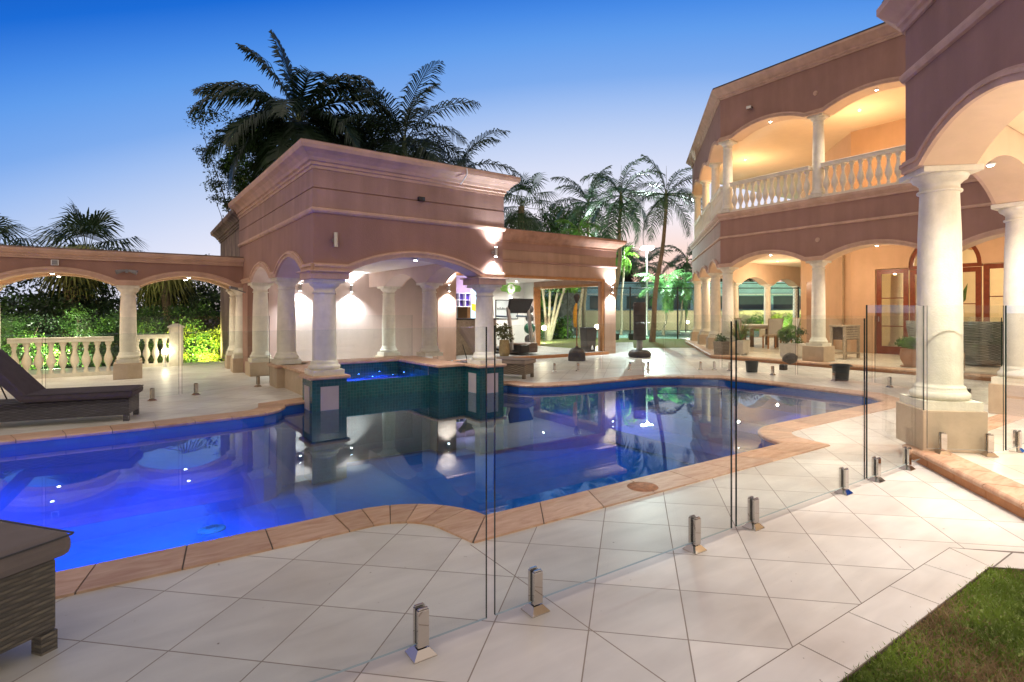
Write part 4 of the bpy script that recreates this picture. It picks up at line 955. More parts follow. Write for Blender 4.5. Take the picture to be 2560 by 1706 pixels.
# red-yellow sign with three letters beside the shelf
def textobj(s_, loc, rot, size, m_, name, parent=None, ext=.003, sx=1):
    c = bpy.data.curves.new(name, 'FONT'); c.body = s_; c.size = size; c.extrude = ext; c.align_x = 'CENTER'; c.align_y = 'CENTER'
    o = bpy.data.objects.new(name, c); col.objects.link(o)
    dg = bpy.context.evaluated_depsgraph_get(); me = bpy.data.meshes.new_from_object(o.evaluated_get(dg)); bpy.data.objects.remove(o)
    me.materials.clear(); me.materials.append(m_)
    o = bpy.data.objects.new(name, me); col.objects.link(o); 
    if parent:
        o.parent = parent; f = OFF[parent.name]; loc = tuple(a - b for a, b in zip(loc, f))
    o.location = loc; o.rotation_euler = rot; o.scale = (sx, 1, 1); return o
redm = M('sign_red', (.75, .05, .02), .4); yelm = M('sign_yellow', (.9, .55, .02), .4, emis=(1, .6, .05), estr=.5); cyanm = M('screen_cyan', (.5, .8, .9), .3, emis=(.6, .9, 1), estr=.9)
sg = thing('bar_sign', 'lit fridge front with slanted yellow band and red letters behind the right pavilion column', 'sign', (8.55, 15.1, 1.3))
MB().box(8.22, 15.05, .85, 8.85, 15.11, 1.95).build('panel', cyanm, sg)
m = MB(); m.add([(8.22, 15.045, 1.32), (8.85, 15.045, 1.14), (8.85, 15.045, 1.36), (8.22, 15.045, 1.54)], [(0, 1, 2, 3)]); m.build('yellow_band', yelm, sg)
textobj('CCE', (8.50, 15.04, 1.345), (R(90), R(16), 0), .17, redm, 'lettering', sg)
# round green sign on the gym wall
sg = thing('wall_sign', 'green and white winged round sign high on the gym back wall', 'sign', (11.0, 17.2, 2.2))
gm = M('sign_green', (.25, .50, .12), .5, .15, 10); cx = 11.05; cz = 2.12
m = MB(); m.tube([(cx, 17.279, cz), (cx, 17.25, cz)], .20, 28); m.build('disc', gm, sg); m = MB(); m.tube([(cx, 17.249, cz), (cx, 17.245, cz)], .16, 28); m.build('face', white, sg)
for s_ in (-1, 1):
    m = MB(); m.add([(cx + s_ * .17, 17.262, cz - .13), (cx + s_ * .40, 17.262, cz - .11), (cx + s_ * .46, 17.262, cz), (cx + s_ * .40, 17.262, cz + .11), (cx + s_ * .17, 17.262, cz + .13)], [(0, 1, 2, 3, 4)]); m.build('wing', gm, sg)
m = MB(); m.box(cx - .02, 17.24, cz - .09, cx + .02, 17.2449, cz + .06).tube([(cx, 17.244, cz + .085), (cx, 17.24, cz + .085)], .03, 12).box(cx - .06, 17.24, cz - .01, cx - .021, 17.2448, cz + .02).box(cx + .021, 17.24, cz - .03, cx + .06, 17.2448, cz); m.build('emblem', gm, sg)
light('SPOT', 'sign_uplight', (cx, 17.1, 1.78), 10, (1, 1, .9), size=.03, spot=80, target=(cx, 17.25, 2.3))
wl_ = thing('small_wall_light', 'tiny bright uplight on the gym wall between the round sign and the poster', 'wall light', (cx, 17.2, 1.74)); MB().box(cx - .03, 17.2, 1.70, cx + .03, 17.279, 1.75).build('body', brushed, wl_); MB().lathe(cx, 17.24, [(.025, 1.751), (.025, 1.76)], 12).build('lens', lampc, wl_)
ps = thing('poster', 'black framed monochrome poster on the gym back wall behind the treadmill', 'poster', (10.9, 17.2, 1.4))
MB().box(10.40, 17.25, 1.0, 11.35, 17.279, 1.70).build('frame', blackm, ps); MB().box(10.425, 17.246, 1.025, 11.325, 17.2499, 1.675).build('print', M('poster_print', (.45, .5, .5), .4, .1, 6), ps)
m = MB()
for i in range(16):
    h_ = .05 + .07 * rnd.random(); m.box(10.46 + i * .052, 17.242, 1.34, 10.46 + i * .052 + .03, 17.2459, 1.34 + h_)
m.build('figures', blackm, ps)
walllamp(11.66, GY - .001, 1.93, 0, -1, 'lit up and down lamp on the right end pier of the gym', 170)
walllamp(6.20, GY - .001, 1.86, 0, -1, 'lit lamp on the wall between the pavilion and the gym bar', 170)
# recess with art and door left of that lamp
m = MB(); m.box(5.0, 14.2, 0, 6.3, 14.35, 2.4); m.box(5.94, GY + .301, 0, 5.96, 14.2, 2.4); m.build('recess_wall', M('recess_wall', (.72, .66, .60), .7, .04, 2), gym)
ar = thing('framed_art', 'gold framed bark patterned picture on the wall beside the timber door', 'picture', (5.6, 14.1, 1.4))
MB().box(5.32, 14.16, .95, 5.80, 14.199, 1.98).build('frame', M('gold_frame', (.45, .32, .16), .5), ar); MB().box(5.37, 14.155, 1.0, 5.75, 14.1599, 1.93).build('picture', M('bark_art', (.35, .27, .20), .6, .5, 25), ar)
m = MB(); m.box(5.88, 14.0, 0, 5.94, 14.08, 2.15); m.build('door_edge', timber_o, gym)
# low pale ledge / lit base at gym pier

# ------------------------------------------------------------------ pool lights (blue spots just below the surface, aimed at the floor)
for i, (x, y, e, c, sp_) in enumerate(((-1.9, 5.0, 300, (.0, .22, 1), 170), (-.3, 4.9, 190, (.0, .24, 1), 140), (.3, 6.8, 190, (.0, .16, 1), 150), (-3.2, 6.8, 200, (.0, .18, 1), 170), (-1.2, 7.0, 110, (.0, .16, 1), 150), (6.0, 7.45, 16, (.03, .10, 1), 120), (7.4, 7.40, 26, (.05, .10, 1), 130), (8.1, 4.6, 46, (.14, .13, 1), 140), (6.7, 4.5, 10, (.08, .12, 1), 110), (2.2, 8.4, 10, (.01, .15, 1), 120))):
    light('SPOT', 'pool_light', (x, y, -.16), e * .8, c, size=.015, spot=sp_, target=(x, y, -2), blend=.8)

# ------------------------------------------------------------------ glass pool fence
def panel(p0, p1, z0, z1, spots, label, base=0.0, detail=True):
    t = thing('glass_fence_panel', label, 'glass fence panel', (p0[0], p0[1], base), group='frameless glass pool fence panels')
    d = Vector((p1[0] - p0[0], p1[1] - p0[1])); L_ = d.length; u = d / L_; n_ = Vector((-u.y, u.x)); h = .006
    def c(s_, o, z): return (p0[0] + u.x * s_ + n_.x * o, p0[1] + u.y * s_ + n_.y * o, z)
    v = [c(s_, o, z) for z in (z0, z1) for s_, o in ((0, -h), (L_, -h), (L_, h), (0, h))]
    m = MB(); m.add(v, [(0, 1, 5, 4), (2, 3, 7, 6)], 0); m.add(v, [(1, 2, 6, 5), (3, 0, 4, 7)], 1); m.add(v, [(4, 5, 6, 7), (3, 2, 1, 0)], 2)
    m.build('glass', [glass_m, glass_edge, glass_top], t)
    a = math.atan2(u.y, u.x)
    for s_ in spots:
        x, y, _ = c(s_, 0, 0)
        m = MB()
        m.obox(x, y, base, base + .004, .046, .046, a).obox(x, y, base + .004, base + .030, .046, .046, a, top=.50)
        sp = m.build('spigot', chrome, t)
        m = MB()
        for o in (-.0165, .0165):
            X, Y, _ = c(s_, o, 0); m.obox(X, Y, base + .036, base + .175, .0225, .0085, a); m.obox(X, Y, base + .1755, base + .182, .019, .006, a)
        m.obox(x, y, base + .036, base + .05, .02, .0078, a, mi=1)
        for dx in (0,):
            m.obox(x, y, base + .05, base + .168, .0205, .0075, a, mi=1)
        m.build('clamp', [chrome, blackm], sp, bevel=.002)
    return t
FY = 1.99
panel((-2.3, FY), (-.66, FY), .045, 1.235, (.3, 1.3), 'glass panel behind the dark lounger, outermost at the left of the near fence')
panel((-.62, FY), (1.155, FY), .045, 1.235, (.35, 1.49), 'nearest glass panel, its single visible clamp lowest in the photo')
panel((1.195, FY), (2.785, FY), .045, 1.24, (.205, 1.265), 'glass panel in front of the rounded coping nook, second of the near fence')
panel((2.83, FY), (4.40, FY), .045, 1.245, (.17, 1.26), 'glass panel past the skimmer lid, third of the near fence')
panel((4.435, FY), (5.46, FY), .045, 1.345, (.155, .70), 'taller narrow glass panel ending at the portico step')
panel((5.395, 1.94), (5.80, 1.535), .10 + .045, 1.345, (.12, .47), 'glass panel standing on the portico edge in front of the big pedestal', base=ZP)
panel((5.84, 1.53), (7.0, 1.50), .10 + .045, 1.345, (.27, .9), 'glass panel on the portico floor right of the big pedestal', base=ZP)
RZ = 1.215
RP = [((6.72, 9.74), (8.18, 9.17), (.53, 1.06), 'rear glass panel in front of the gym boxing stand'),
      ((8.22, 9.15), (9.42, 8.48), (.62, 1.03), 'rear glass panel in front of the tall punching bag'),
      ((9.46, 8.46), (10.42, 7.76), (.78, 1.08), 'rear glass panel at the far corner of the pool'),
      ((10.44, 7.70), (10.47, 6.02), (.2, 1.2), 'rear glass panel in front of the grassy white planter'),
      ((10.48, 5.98), (10.50, 4.62), (.70,), 'rear glass panel in front of the patio cart, beside the wide black tub'),
      ((10.49, 4.57), (9.98, 3.20), (.3, 1.1), 'rear glass panel crossing behind the big portico column'),
      ((9.96, 3.16), (9.0, 2.40), (.3,), 'rear glass panel next to the second portico column'),
      ((-.95, 9.30), (.49, 10.03), (.3, 1.24), 'left rear glass panel behind the wicker lounger'),
      ((.53, 10.05), (1.86, 10.73), (.21, 1.27), 'left rear glass panel ending at the pavilion pedestal'),
      ((-2.7, 8.42), (-.98, 9.28), (.3, 1.4), 'left rear glass panel furthest left, behind the lounger backrest'),
      ((2.30, 11.25), (4.75, 11.33), (.4, 2.0), 'glass panel behind the spa under the pavilion')]
for p0, p1, sp, lb in RP: panel(p0, p1, .045, RZ, sp, lb)

# ------------------------------------------------------------------ sun loungers
def lounger(loc, ang, label, cm, wm, back=38, L_=1.62, Wd=.56, zf=.055, z1=.27, zc=.37, seat=1.02, onfloor=0.0, flat=False):
    """local x runs from the foot end backwards; root at the foot corner on the near side"""
    t = thing('sun_lounger', label, 'sun lounger', loc, rz=ang, group='wicker sun loungers', local=True)
    MB().box(.04, .03, zf + .02, L_ - .05, Wd - .03, z1).build('wicker_base', wm, t, bevel=.01)
    for x in (.04, L_ - .10):
        for y in (.03, Wd - .08): MB().box(x, y, 0, x + .055, y + .055, zf + .0195).build('leg', wm, t)
    m = MB(); m.box(0, -.01, z1 + .004, seat, Wd + .01, zc); s_ = m.build('seat_cushion', cm, t, bevel=.035)
    m = MB()
    for y in (-.008, Wd + .008): m.tube([(.01, y, zc - .012), (seat, y, zc - .012)], .004, 6)
    m.tube([(-.0, 0, zc - .012), (-.0, Wd, zc - .012)], .004, 6); m.build('piping', blackm, s_)
    LB = L_ - seat + .08; m = MB(); m.box(0, -.01, 0, LB, Wd + .01, .095)
    b_ = m.build('back_cushion', cm, t, bevel=.022); b_.location = (seat + .005, 0, z1 + .01); b_.rotation_euler = (0, -R(back), 0)
    m = MB(); m.tube([(seat + .30, .06, z1), (seat + .30 + .12, .06, z1 + .30 * math.tan(R(back)) * .92)], .008, 6).tube([(seat + .30, Wd - .06, z1), (seat + .42, Wd - .06, z1 + .30 * math.tan(R(back)) * .92)], .008, 6)
    m.build('back_strut', blackm, t); return t
# dark lounger by the pool, left: foot corner (-.08, 8.15)
lounger((.05, 8.72, 0), R(180 - 12), 'dark cushioned wicker lounger with raised back standing beside the pool at left', cushion3, wick_n, back=50)
bpy.context.view_layer.update()
lounger((-.545, 3.29, 0), R(180 + 37), 'cropped wicker lounger with thick dark cushion at the lower left corner', cushion, wick_d, back=35, z1=.345, zc=.445)
lounger((6.38, 9.03, 0), R(120), 'beige wicker lounger with raised back between the pavilion and the gym', cushion2, wick_b, back=52, Wd=.48, L_=1.75, seat=1.02, zc=.37)

# ------------------------------------------------------------------ things on the far deck
t = thing('punching_bag', 'tall dark brown freestanding punching bag on a round base', 'punching bag', (11.47, 11.2, 0))
MB().lathe(11.47, 11.2, [(.27, 0), (.31, .02), (.325, .08), (.30, .15), (.22, .20), (.09, .215)], 32).build('base', darkgrey, t)
MB().lathe(11.47, 11.2, [(.09, .2155), (.085, .49)], 20).build('neck', greypl, t)
MB().lathe(11.47, 11.2, [(.15, .48), (.172, .495), (.175, .8), (.172, 1.18), (.176, 1.185), (.176, 1.50), (.165, 1.535), (.15, 1.54)], 32).build('bag', darkgrey, t)
m = MB(); 
for z in (.62, .80, 1.0, 1.18): m.lathe(11.47, 11.2, [(.1765, z - .006), (.1785, z), (.1765, z + .006)], 32, cap=False)
m.build('seam', blackm, t)
t = thing('speed_ball_stand', 'dark domed base with slim pole and small leather speed ball', 'boxing stand', (9.31, 11.35, 0))
MB().lathe(9.31, 11.35, [(.225, 0), (.23, .03), (.225, .16), (.20, .25), (.14, .32), (.06, .345), (.03, .38)], 32).build('base', darkgrey, t)
MB().tube([(9.31, 11.35, .38), (9.31, 11.35, .46), (9.31, 11.35, 1.54)], [.02, .016, .013], 10).build('pole', MATS['brown_door'], t)
MB().lathe(9.31, 11.35, [(.02, 1.50), (.05, 1.56), (.082, 1.65), (.078, 1.70), (.05, 1.735), (.01, 1.745)], 20).build('speed_ball', darkgrey, t)
gl = thing('hanging_sleeve', 'long yellow orange padded sleeve hanging from the speed ball pole', 'boxing pad', (9.26, 11.33, 1.0))
MB().tube([(9.285, 11.335, 1.50), (9.25, 11.33, 1.40), (9.225, 11.325, 1.25), (9.225, 11.325, 1.05), (9.24, 11.33, .92), (9.255, 11.33, .88)], [.02, .045, .055, .05, .045, .03], 10).build('sleeve', M('yellow_vinyl', (.72, .36, .03), .4, .25, 18), gl)
MB().box(9.27, 11.28, 1.28, 9.30, 11.31, 1.34).build('strap', blackm, gl)
t = thing('dark_bin', 'tapered dark plastic tub standing at the right end of the gym opening', 'bin', (10.95, 12.75, .08))
MB().obox(10.98, 12.85, .08, .78, .20, .17, 0, top=1.0, bot=.82).obox(10.98, 12.85, .78, .81, .215, .185, 0).build('body', darkgrey, t, bevel=.02)
MB().lathe(10.97, 12.655, [(.0, .14), (.03, .155), (.045, .18), (.03, .22), (.008, .27)], 14).build('drop_mark', white, t)
# treadmill
tm = thing('treadmill', 'grey home treadmill with dark console in the gym opening', 'treadmill', (8.82, 13.28, .08), rz=R(97), local=True); tm.scale = (1.1, 1.1, 1.08)
MB().box(.0, -.30, .06, 1.15, .30, .13).build('deck', blackm, tm, bevel=.01); MB().box(.28, -.22, .131, 1.14, .22, .137).build('belt', darkgrey, tm)
MB().box(-.34, -.32, .04, .10, .32, .30).build('motor_cover', M('brown_plastic', (.16, .10, .08), .4), tm, bevel=.04)
MB().box(-.40, .02, .06, -.05, .33, .26).build('roller_housing', blackm, tm, bevel=.03)
for y in (-.34, .34):
    MB().tube([(-.10, y, .12), (-.02, y, .62), (.10, y, 1.22)], [.055, .052, .05], 10).build('upright', brushed, tm)
    MB().tube([(.08, y, .98), (.55, y, .99)], .025, 8).build('hand_rail', M('rail_grip', (.05, .07, .09), .5), tm)
m = MB(); m.add([(-.02, -.40, 1.46), (-.02, .40, 1.46), (.16, .33, 1.10), (.16, -.33, 1.10), (-.08, -.40, 1.44), (-.08, .40, 1.44), (.08, .33, 1.06), (.08, -.33, 1.06)], [(0, 1, 2, 3), (7, 6, 5, 4), (0, 4, 5, 1), (2, 6, 7, 3), (0, 3, 7, 4), (1, 5, 6, 2)])
m.build('console', blackm, tm, bevel=.02)
m = MB(); m.add([(-.008, -.28, 1.44), (-.008, .28, 1.44), (.165, .24, 1.12), (.165, -.24, 1.12)], [(0, 1, 2, 3)]); m.build('screen', blackm, tm)
# weight balls on a rack
rk = thing('ball_rack', 'slim stand holding dark exercise balls behind the treadmill', 'ball rack', (10.6, 15.4, .08))
for i, (z, r_) in enumerate(((.35, .17), (.72, .19), (1.06, .14), (1.36, .14))):
    MB().lathe(10.6, 15.4, [(r_ * math.sin(math.pi * k / 10) + .001, z - r_ * math.cos(math.pi * k / 10)) for k in range(11)], 20).build('ball', darkgrey if i != 1 else M('green_ball', (.02, .09, .05), .4), rk)
MB().tube([(10.85, 15.4, .08), (10.72, 15.4, 1.7)], .03, 8).build('post', wallpink, rk)
# vase plant inside the gym beside the treadmill: built with leaves later
t = thing('stone_statue', 'small dark rough stone lying on the patio edge by the planter', 'stone', (11.98, 7.12, 0))
m = MB(); vs = []
import bmesh
def blob(name, c, r, m_, parent=None, amp=.25, sub=2):
    bm = bmesh.new(); bmesh.ops.create_icosphere(bm, subdivisions=sub, radius=1)
    for v in bm.verts: k = 1 + amp * (rnd.random() - .5); v.co = Vector((v.co.x * r[0] * k, v.co.y * r[1] * k, v.co.z * r[2] * k)) + Vector(c) - Vector(OFF.get(parent.name, (0, 0, 0)) if parent else (0, 0, 0))
    me = bpy.data.meshes.new(name); bm.to_mesh(me); bm.free(); me.materials.append(m_); o = bpy.data.objects.new(name, me); col.objects.link(o); o.parent = parent; return o
blob('stone', (12.15, 7.12, ZP + .11), (.15, .17, .13), M('dark_stone', (.07, .06, .055), .9, .4, 20, 0, .5, 30), t)
t = thing('black_box', 'small black box on the deck below the patio edge', 'box', (11.55, 6.92, 0)); MB().box(11.48, 6.86, 0, 11.62, 6.98, .11).box(11.49, 6.87, .111, 11.61, 6.97, .125).build('body', blackm, t, bevel=.006)
def tub(x, y, r, h, label):
    t = thing('plastic_tub', label, 'tub', (x, y, 0), group='black plastic tubs on the deck')
    MB().lathe(x, y, [(r * .82, 0), (r * .98, h * .92), (r * 1.06, h * .94), (r * 1.07, h), (r * .98, h), (r * .97, h * .95), (r * .80, .02)], 28, cap=True).build('body', greypl if r > 9 else M('tub_black', (.03, .035, .035), .35, .2, 8), t)
    return t
tub(10.62, 7.08, .135, .23, 'small round black plastic tub on the deck behind the pool')
t = tub(10.70, 5.26, .155, .30, 'larger black tub with wide side handles behind the pool steps')
for s_ in (-1, 1): MB().obox(10.70 + s_ * .155 * .45, 5.26 - s_ * .155 * .9, .27, .29, .035, .05, R(-63)).build('handle', MATS['tub_black'], t)

# ------------------------------------------------------------------ patio furniture
def dchair(x, y, rz, label):
    t = thing('dining_chair', label, 'chair', (x, y, ZP), rz=rz, group='teak and sling chairs round the patio table', local=True)
    MB().box(-.22, -.22, .40, .22, .22, .44).build('seat', teak, t, bevel=.005)
    for a in (-.20, .20):
        MB().box(a - .02, .18, 0, a + .02, .22, .399).build('leg', timber_o, t); MB().box(a - .02, -.22, 0, a + .02, -.18, .399).build('leg', timber_o, t)
    m = MB(); m.add([(-.20, -.20, .46), (.20, -.20, .46), (.23, -.30, .94), (-.23, -.30, .94), (-.20, -.18, .46), (.20, -.18, .46), (.23, -.28, .94), (-.23, -.28, .94)], [(3, 2, 1, 0), (4, 5, 6, 7), (0, 1, 5, 4), (2, 3, 7, 6), (1, 2, 6, 5), (3, 0, 4, 7)]); m.build('backrest', sling, t)
    m = MB()
    for a in (-.23, .23): m.tube([(a * .9, -.20, .44), (a, -.30, .96)], .016, 6)
    m.tube([(-.23, -.30, .95), (.23, -.30, .95)], .014, 6); m.build('back_frame', teak, t); return t
tb = thing('dining_table', 'square teak dining table with a pale top on the house patio', 'table', (17.4, 11.3, ZP), rz=R(45), local=True)
MB().box(-.75, -.5, .68, .75, .5, .73).build('tabletop', sling, tb, bevel=.01); MB().box(-.70, -.45, .60, .70, .45, .679).build('apron', teak, tb)
for a in (-.64, .64):
    for b_ in (-.39, .39): MB().box(a - .06, b_ - .06, 0, a + .06, b_ + .06, .599).build('leg', M('dark_teak', (.16, .10, .06), .6), tb)
ch = [(16.45, 10.25, R(-35), 'sling dining chair with its grey back to the pool, nearest the pool'), (16.15, 11.35, R(-70), 'sling dining chair at the left end of the patio table'),
      (17.35, 10.15, R(30), 'sling dining chair at the right side of the table'), (18.2, 10.7, R(60), 'sling dining chair furthest right by the brown door'), (17.1, 12.4, R(170), 'sling dining chair on the far side of the table')]
for c_ in ch: dchair(*c_)
ct = thing('serving_cart', 'weathered timber cart with drawers and slatted front on the patio', 'cart', (14.55, 7.05, ZP), rz=R(2), local=True)
MB().box(-.42, -.20, .80, .42, .20, .84).build('top', teak, ct, bevel=.006)
for a in (-.38, .38):
    for b_ in (-.16, .16): MB().box(a - .03, b_ - .03, 0, a + .03, b_ + .03, .799).build('leg', teak, ct)
MB().box(-.35, -.15, .48, .35, .17, .795).build('cabinet', M('cart_dark', (.10, .07, .05), .7), ct)
for i in range(5): MB().box(-.35, -.185, .50 + i * .06, .35, -.151, .545 + i * .06).build('slat', teak, ct)
MB().box(-.35, -.19, .12, .35, .15, .15).build('shelf', teak, ct); MB().tube([(.42, -.1, .78), (.50, -.1, .78)], .012, 8).build('handle', brushed, ct)
def armchair(x, y, rz, label):
    t = thing('wicker_armchair', label, 'armchair', (x, y, ZP), rz=rz, group='grey wicker armchairs on the patio', local=True)
    m = MB(); n_ = 24; rows = []
    for k, (z, s_) in enumerate(((.04, .80), (.18, .76), (.40, .80), (.62, .90), (.82, .98), (.97, 1.0))):
        rows.append([(.46 * s_ * math.sin(R(-125 + 250 * i / n_)), -.46 * s_ * math.cos(R(-125 + 250 * i / n_)), z - (.22 * max(0, abs(i - n_ / 2) / (n_ / 2) - .45) if z > .9 else 0)) for i in range(n_ + 1)])
    v = [p for r_ in rows for p in r_]; w_ = n_ + 1
    f = [(j * w_ + i, j * w_ + i + 1, (j + 1) * w_ + i + 1, (j + 1) * w_ + i) for j in range(len(rows) - 1) for i in range(n_)]
    m.add(v, f, 0, True); m.build('shell', wick_g, t).modifiers.new('t', 'SOLIDIFY').thickness = .05
    MB().lathe(0, .05, [(.36, .28), (.38, .30), (.38, .42), (.35, .44)], 24).build('seat_cushion', cushion, t); MB().lathe(0, .03, [(.34, .03), (.33, .279)], 24).build('seat_base', wick_g, t); return t
armchair(15.05, 4.35, R(-60), 'large grey wicker tub armchair with its curved back to the pool')
armchair(15.0, 5.35, R(-100), 'grey wicker armchair mostly hidden behind the big portico column')
# blackboard menu inside
bbm = M('blackboard', (.05, .045, .04), .8, .3, 4)
bb = thing('blackboard', 'framed blackboard with chalk writing on the living room wall behind the glass doors', 'blackboard', (20.9, 4.35, 1.6))
MB().box(20.93, 4.15, 1.15, 20.98, 5.05, 2.75).build('frame', timber_o, bb); MB().box(20.925, 4.20, 1.20, 20.9299, 5.0, 2.70).build('board', bbm, bb)
m = MB(); 
for i in range(9):
    z = 2.5 - i * .13
    for j in range(5):
        if rnd.random() < .8: y = 4.9 - j * .13; m.box(20.921, y - .05 - .03 * rnd.random(), z, 20.9245, y, z + .03 + .03 * rnd.random())
m.build('chalk_writing', M('chalk', (.6, .6, .58), .9), bb)
for k, (z, r_) in enumerate(((1.25, .3),)): pass
fb = thing('wall_shelf', 'small wooden wall shelf below the sconce in the living room', 'shelf', (20.9, 2.95, 1.3)); MB().box(20.7, 2.6, 1.28, 20.98, 3.3, 1.33).build('board', timber_o, fb)

# ------------------------------------------------------------------ foliage
def np_mesh(name, V, F, mats, mi=None, parent=None, smooth=False):
    """V (n,3) F (m,k) arrays of quads or triangles"""
    me = bpy.data.meshes.new(name)
    if parent is not None and OFF.get(parent.name, (0, 0, 0)) != (0, 0, 0): V = V - np.array(OFF[parent.name])
    k = F.shape[1]; me.vertices.add(len(V)); me.vertices.foreach_set('co', V.astype(np.float32).ravel())
    me.loops.add(F.size); me.loops.foreach_set('vertex_index', F.astype(np.int32).ravel())
    me.polygons.add(len(F)); me.polygons.foreach_set('loop_start', np.arange(0, F.size, k, dtype=np.int32)); me.polygons.foreach_set('loop_total', np.full(len(F), k, np.int32))
    for m in mats: me.materials.append(m)
    if mi is not None: me.polygons.foreach_set('material_index', mi.astype(np.int32))
    me.update(); me.validate(); o = bpy.data.objects.new(name, me); col.objects.link(o); o.parent = parent; return o
def unit(a): return a / np.maximum(1e-9, np.linalg.norm(a, axis=1, keepdims=True))
def leafquads(C, size, droop=.3, ratio=.42, rs=nrs):
    n = len(C); d = unit(rs.normal(size=(n, 3)) - np.array([0, 0, droop])); u = unit(np.cross(d, rs.normal(size=(n, 3)))); s = (size * (.6 + .8 * rs.rand(n)))[:, None]
    V = np.stack([C, C + d * s * .5 + u * s * ratio * .5, C + d * s, C + d * s * .5 - u * s * ratio * .5], 1).reshape(-1, 3)
    return V, np.arange(4 * n).reshape(n, 4)
def clusters(centers, radii, per, flat=.7, rs=nrs):
    out_ = []
    for c, r in zip(centers, radii):
        k = rs.normal(size=(per, 3)); k = unit(k) * (rs.rand(per, 1) ** .45) * r; k[:, 2] *= flat; out_.append(k + c)
    return np.concatenate(out_)
def shrub(name, label, cat, boxc, boxs, ncl, per, leaf, mats, size=.09, weights=None, group=None, rs=nrs, trunk=barkd, rmin=.18, rmax=.4, stem=True):
    boxc = np.array(boxc, float); boxs = np.array(boxs, float)
    t = thing(name, label, cat, (boxc[0], boxc[1], boxc[2] - boxs[2]), group=group)
    k = unit(rs.normal(size=(ncl, 3))) * (.55 + .45 * rs.rand(ncl, 1)); k *= boxs * (1 + .22 * rs.normal(size=(ncl, 1))); k[:, 2] = np.maximum(k[:, 2], -boxs[2] * .9)
    cs = boxc + k; P = clusters(cs, rmin + (rmax - rmin) * rs.rand(ncl), per, .75, rs)
    V, F = leafquads(P, size, rs=rs); cm_ = rs.choice(len(mats), ncl, p=weights); mi = np.repeat(cm_, per)
    np_mesh('foliage', V, F, mats, mi, t)
    if stem:
        m = MB(); b0 = boxc - np.array([0, 0, boxs[2]])
        for i in range(min(7, ncl)): c = cs[i]; m.tube([b0, (b0 * .5 + c * .5) + np.array([0, 0, -.1]), c], [.03 + boxs[2] * .012, .018, .008], 6)
        m.build('stems', trunk, t)
    return t
def tree(label, base, height, crown_c, crown_r, ncl, per, mats, size, weights=None, rs=nrs, bk=barkd, tr=.16, rmin=.35, rmax=.8, cat='tree', name='tree'):
    t = thing(name, label, cat, base); base = np.array(base, float); crown_c = np.array(crown_c, float); crown_r = np.array(crown_r, float)
    k = unit(rs.normal(size=(ncl, 3))) * (rs.rand(ncl, 1) ** .4); k *= crown_r * (1 + .15 * rs.normal(size=(ncl, 1))); cs = crown_c + k
    m = MB(); fork = base * .45 + (crown_c - np.array([0, 0, crown_r[2] * .6])) * .55
    m.tube([base, base * .5 + fork * .5 + np.array([.1, 0, 0]), fork, crown_c], [tr, tr * .8, tr * .65, tr * .25], 8)
    for i in range(min(ncl, 26)):
        c = cs[i]; mid = fork * .45 + c * .55 + rs.normal(size=3) * .15; m.tube([fork, mid, c], [tr * .38, tr * .18, tr * .05], 5)
    m.build('trunk', bk, t)
    P = clusters(cs, rmin + (rmax - rmin) * rs.rand(ncl), per, .6, rs); V, F = leafquads(P, size, rs=rs); mi = np.repeat(rs.choice(len(mats), ncl, p=weights), per)
    np_mesh('crown', V, F, mats, mi, t); return t

def frond(V, F, base, az, elev, length, droop, nl=34, ll=.55, w=.035, rs=nrs, lift=.15, seg=9):
    """one feather frond: rachis bends down, leaflets in two combs with drooping tips"""
    d = np.array([math.cos(az), math.sin(az), 0.]); up = np.array([0, 0, 1.]); p = np.array(base, float); pts = [p.copy()]; tang = []
    for i in range(seg):
        e = elev - droop * ((i + .5) / seg) ** 1.3; t_ = d * math.cos(e) + up * math.sin(e); p = p + t_ * length / seg; pts.append(p.copy()); tang.append(t_)
    tang.append(tang[-1]); side = np.cross(d, up)
    def at(s):
        x = s * seg; i = min(int(x), seg - 1); f = x - i; return pts[i] * (1 - f) + pts[i + 1] * f, tang[i] * (1 - f) + tang[i + 1] * f
    # rachis
    for i in range(seg):
        r0 = .022 * (1 - i / seg) + .004; a = pts[i]; b = pts[i + 1]; o = len(V)
        V += [a - side * r0, a + side * r0, b + side * r0 * .8, b - side * r0 * .8]; F.append((o, o + 1, o + 2, o + 3))
        o = len(V); nn = np.cross(side, tang[i]); V += [a - nn * r0, a + nn * r0, b + nn * r0 * .8, b - nn * r0 * .8]; F.append((o, o + 1, o + 2, o + 3))
    for k in range(nl):
        s = .14 + .86 * (k + .5) / nl; c, t_ = at(s); L_ = ll * (math.sin(math.pi * min(1, (s - .05) / .97)) ** .6) * (1 - .25 * s) * (.85 + .3 * rs.rand())
        for sg in (-1, 1):
            dd = side * sg * (.95 - .35 * s) + t_ * (.35 + .5 * s) + up * (lift + .12 * rs.normal()); dd = dd / np.linalg.norm(dd)
            tip = c + dd * L_ + np.array([0, 0, -L_ * (.28 + .25 * rs.rand())]); mid = c + dd * L_ * .55; ww = t_ * w
            o = len(V); V += [c - ww * .5, c + ww * .5, mid + ww * .6, mid - ww * .6]; F.append((o, o + 1, o + 2, o + 3))
            o = len(V); V += [mid - ww * .6, mid + ww * .6, tip + ww * .08, tip - ww * .08]; F.append((o, o + 1, o + 2, o + 3))
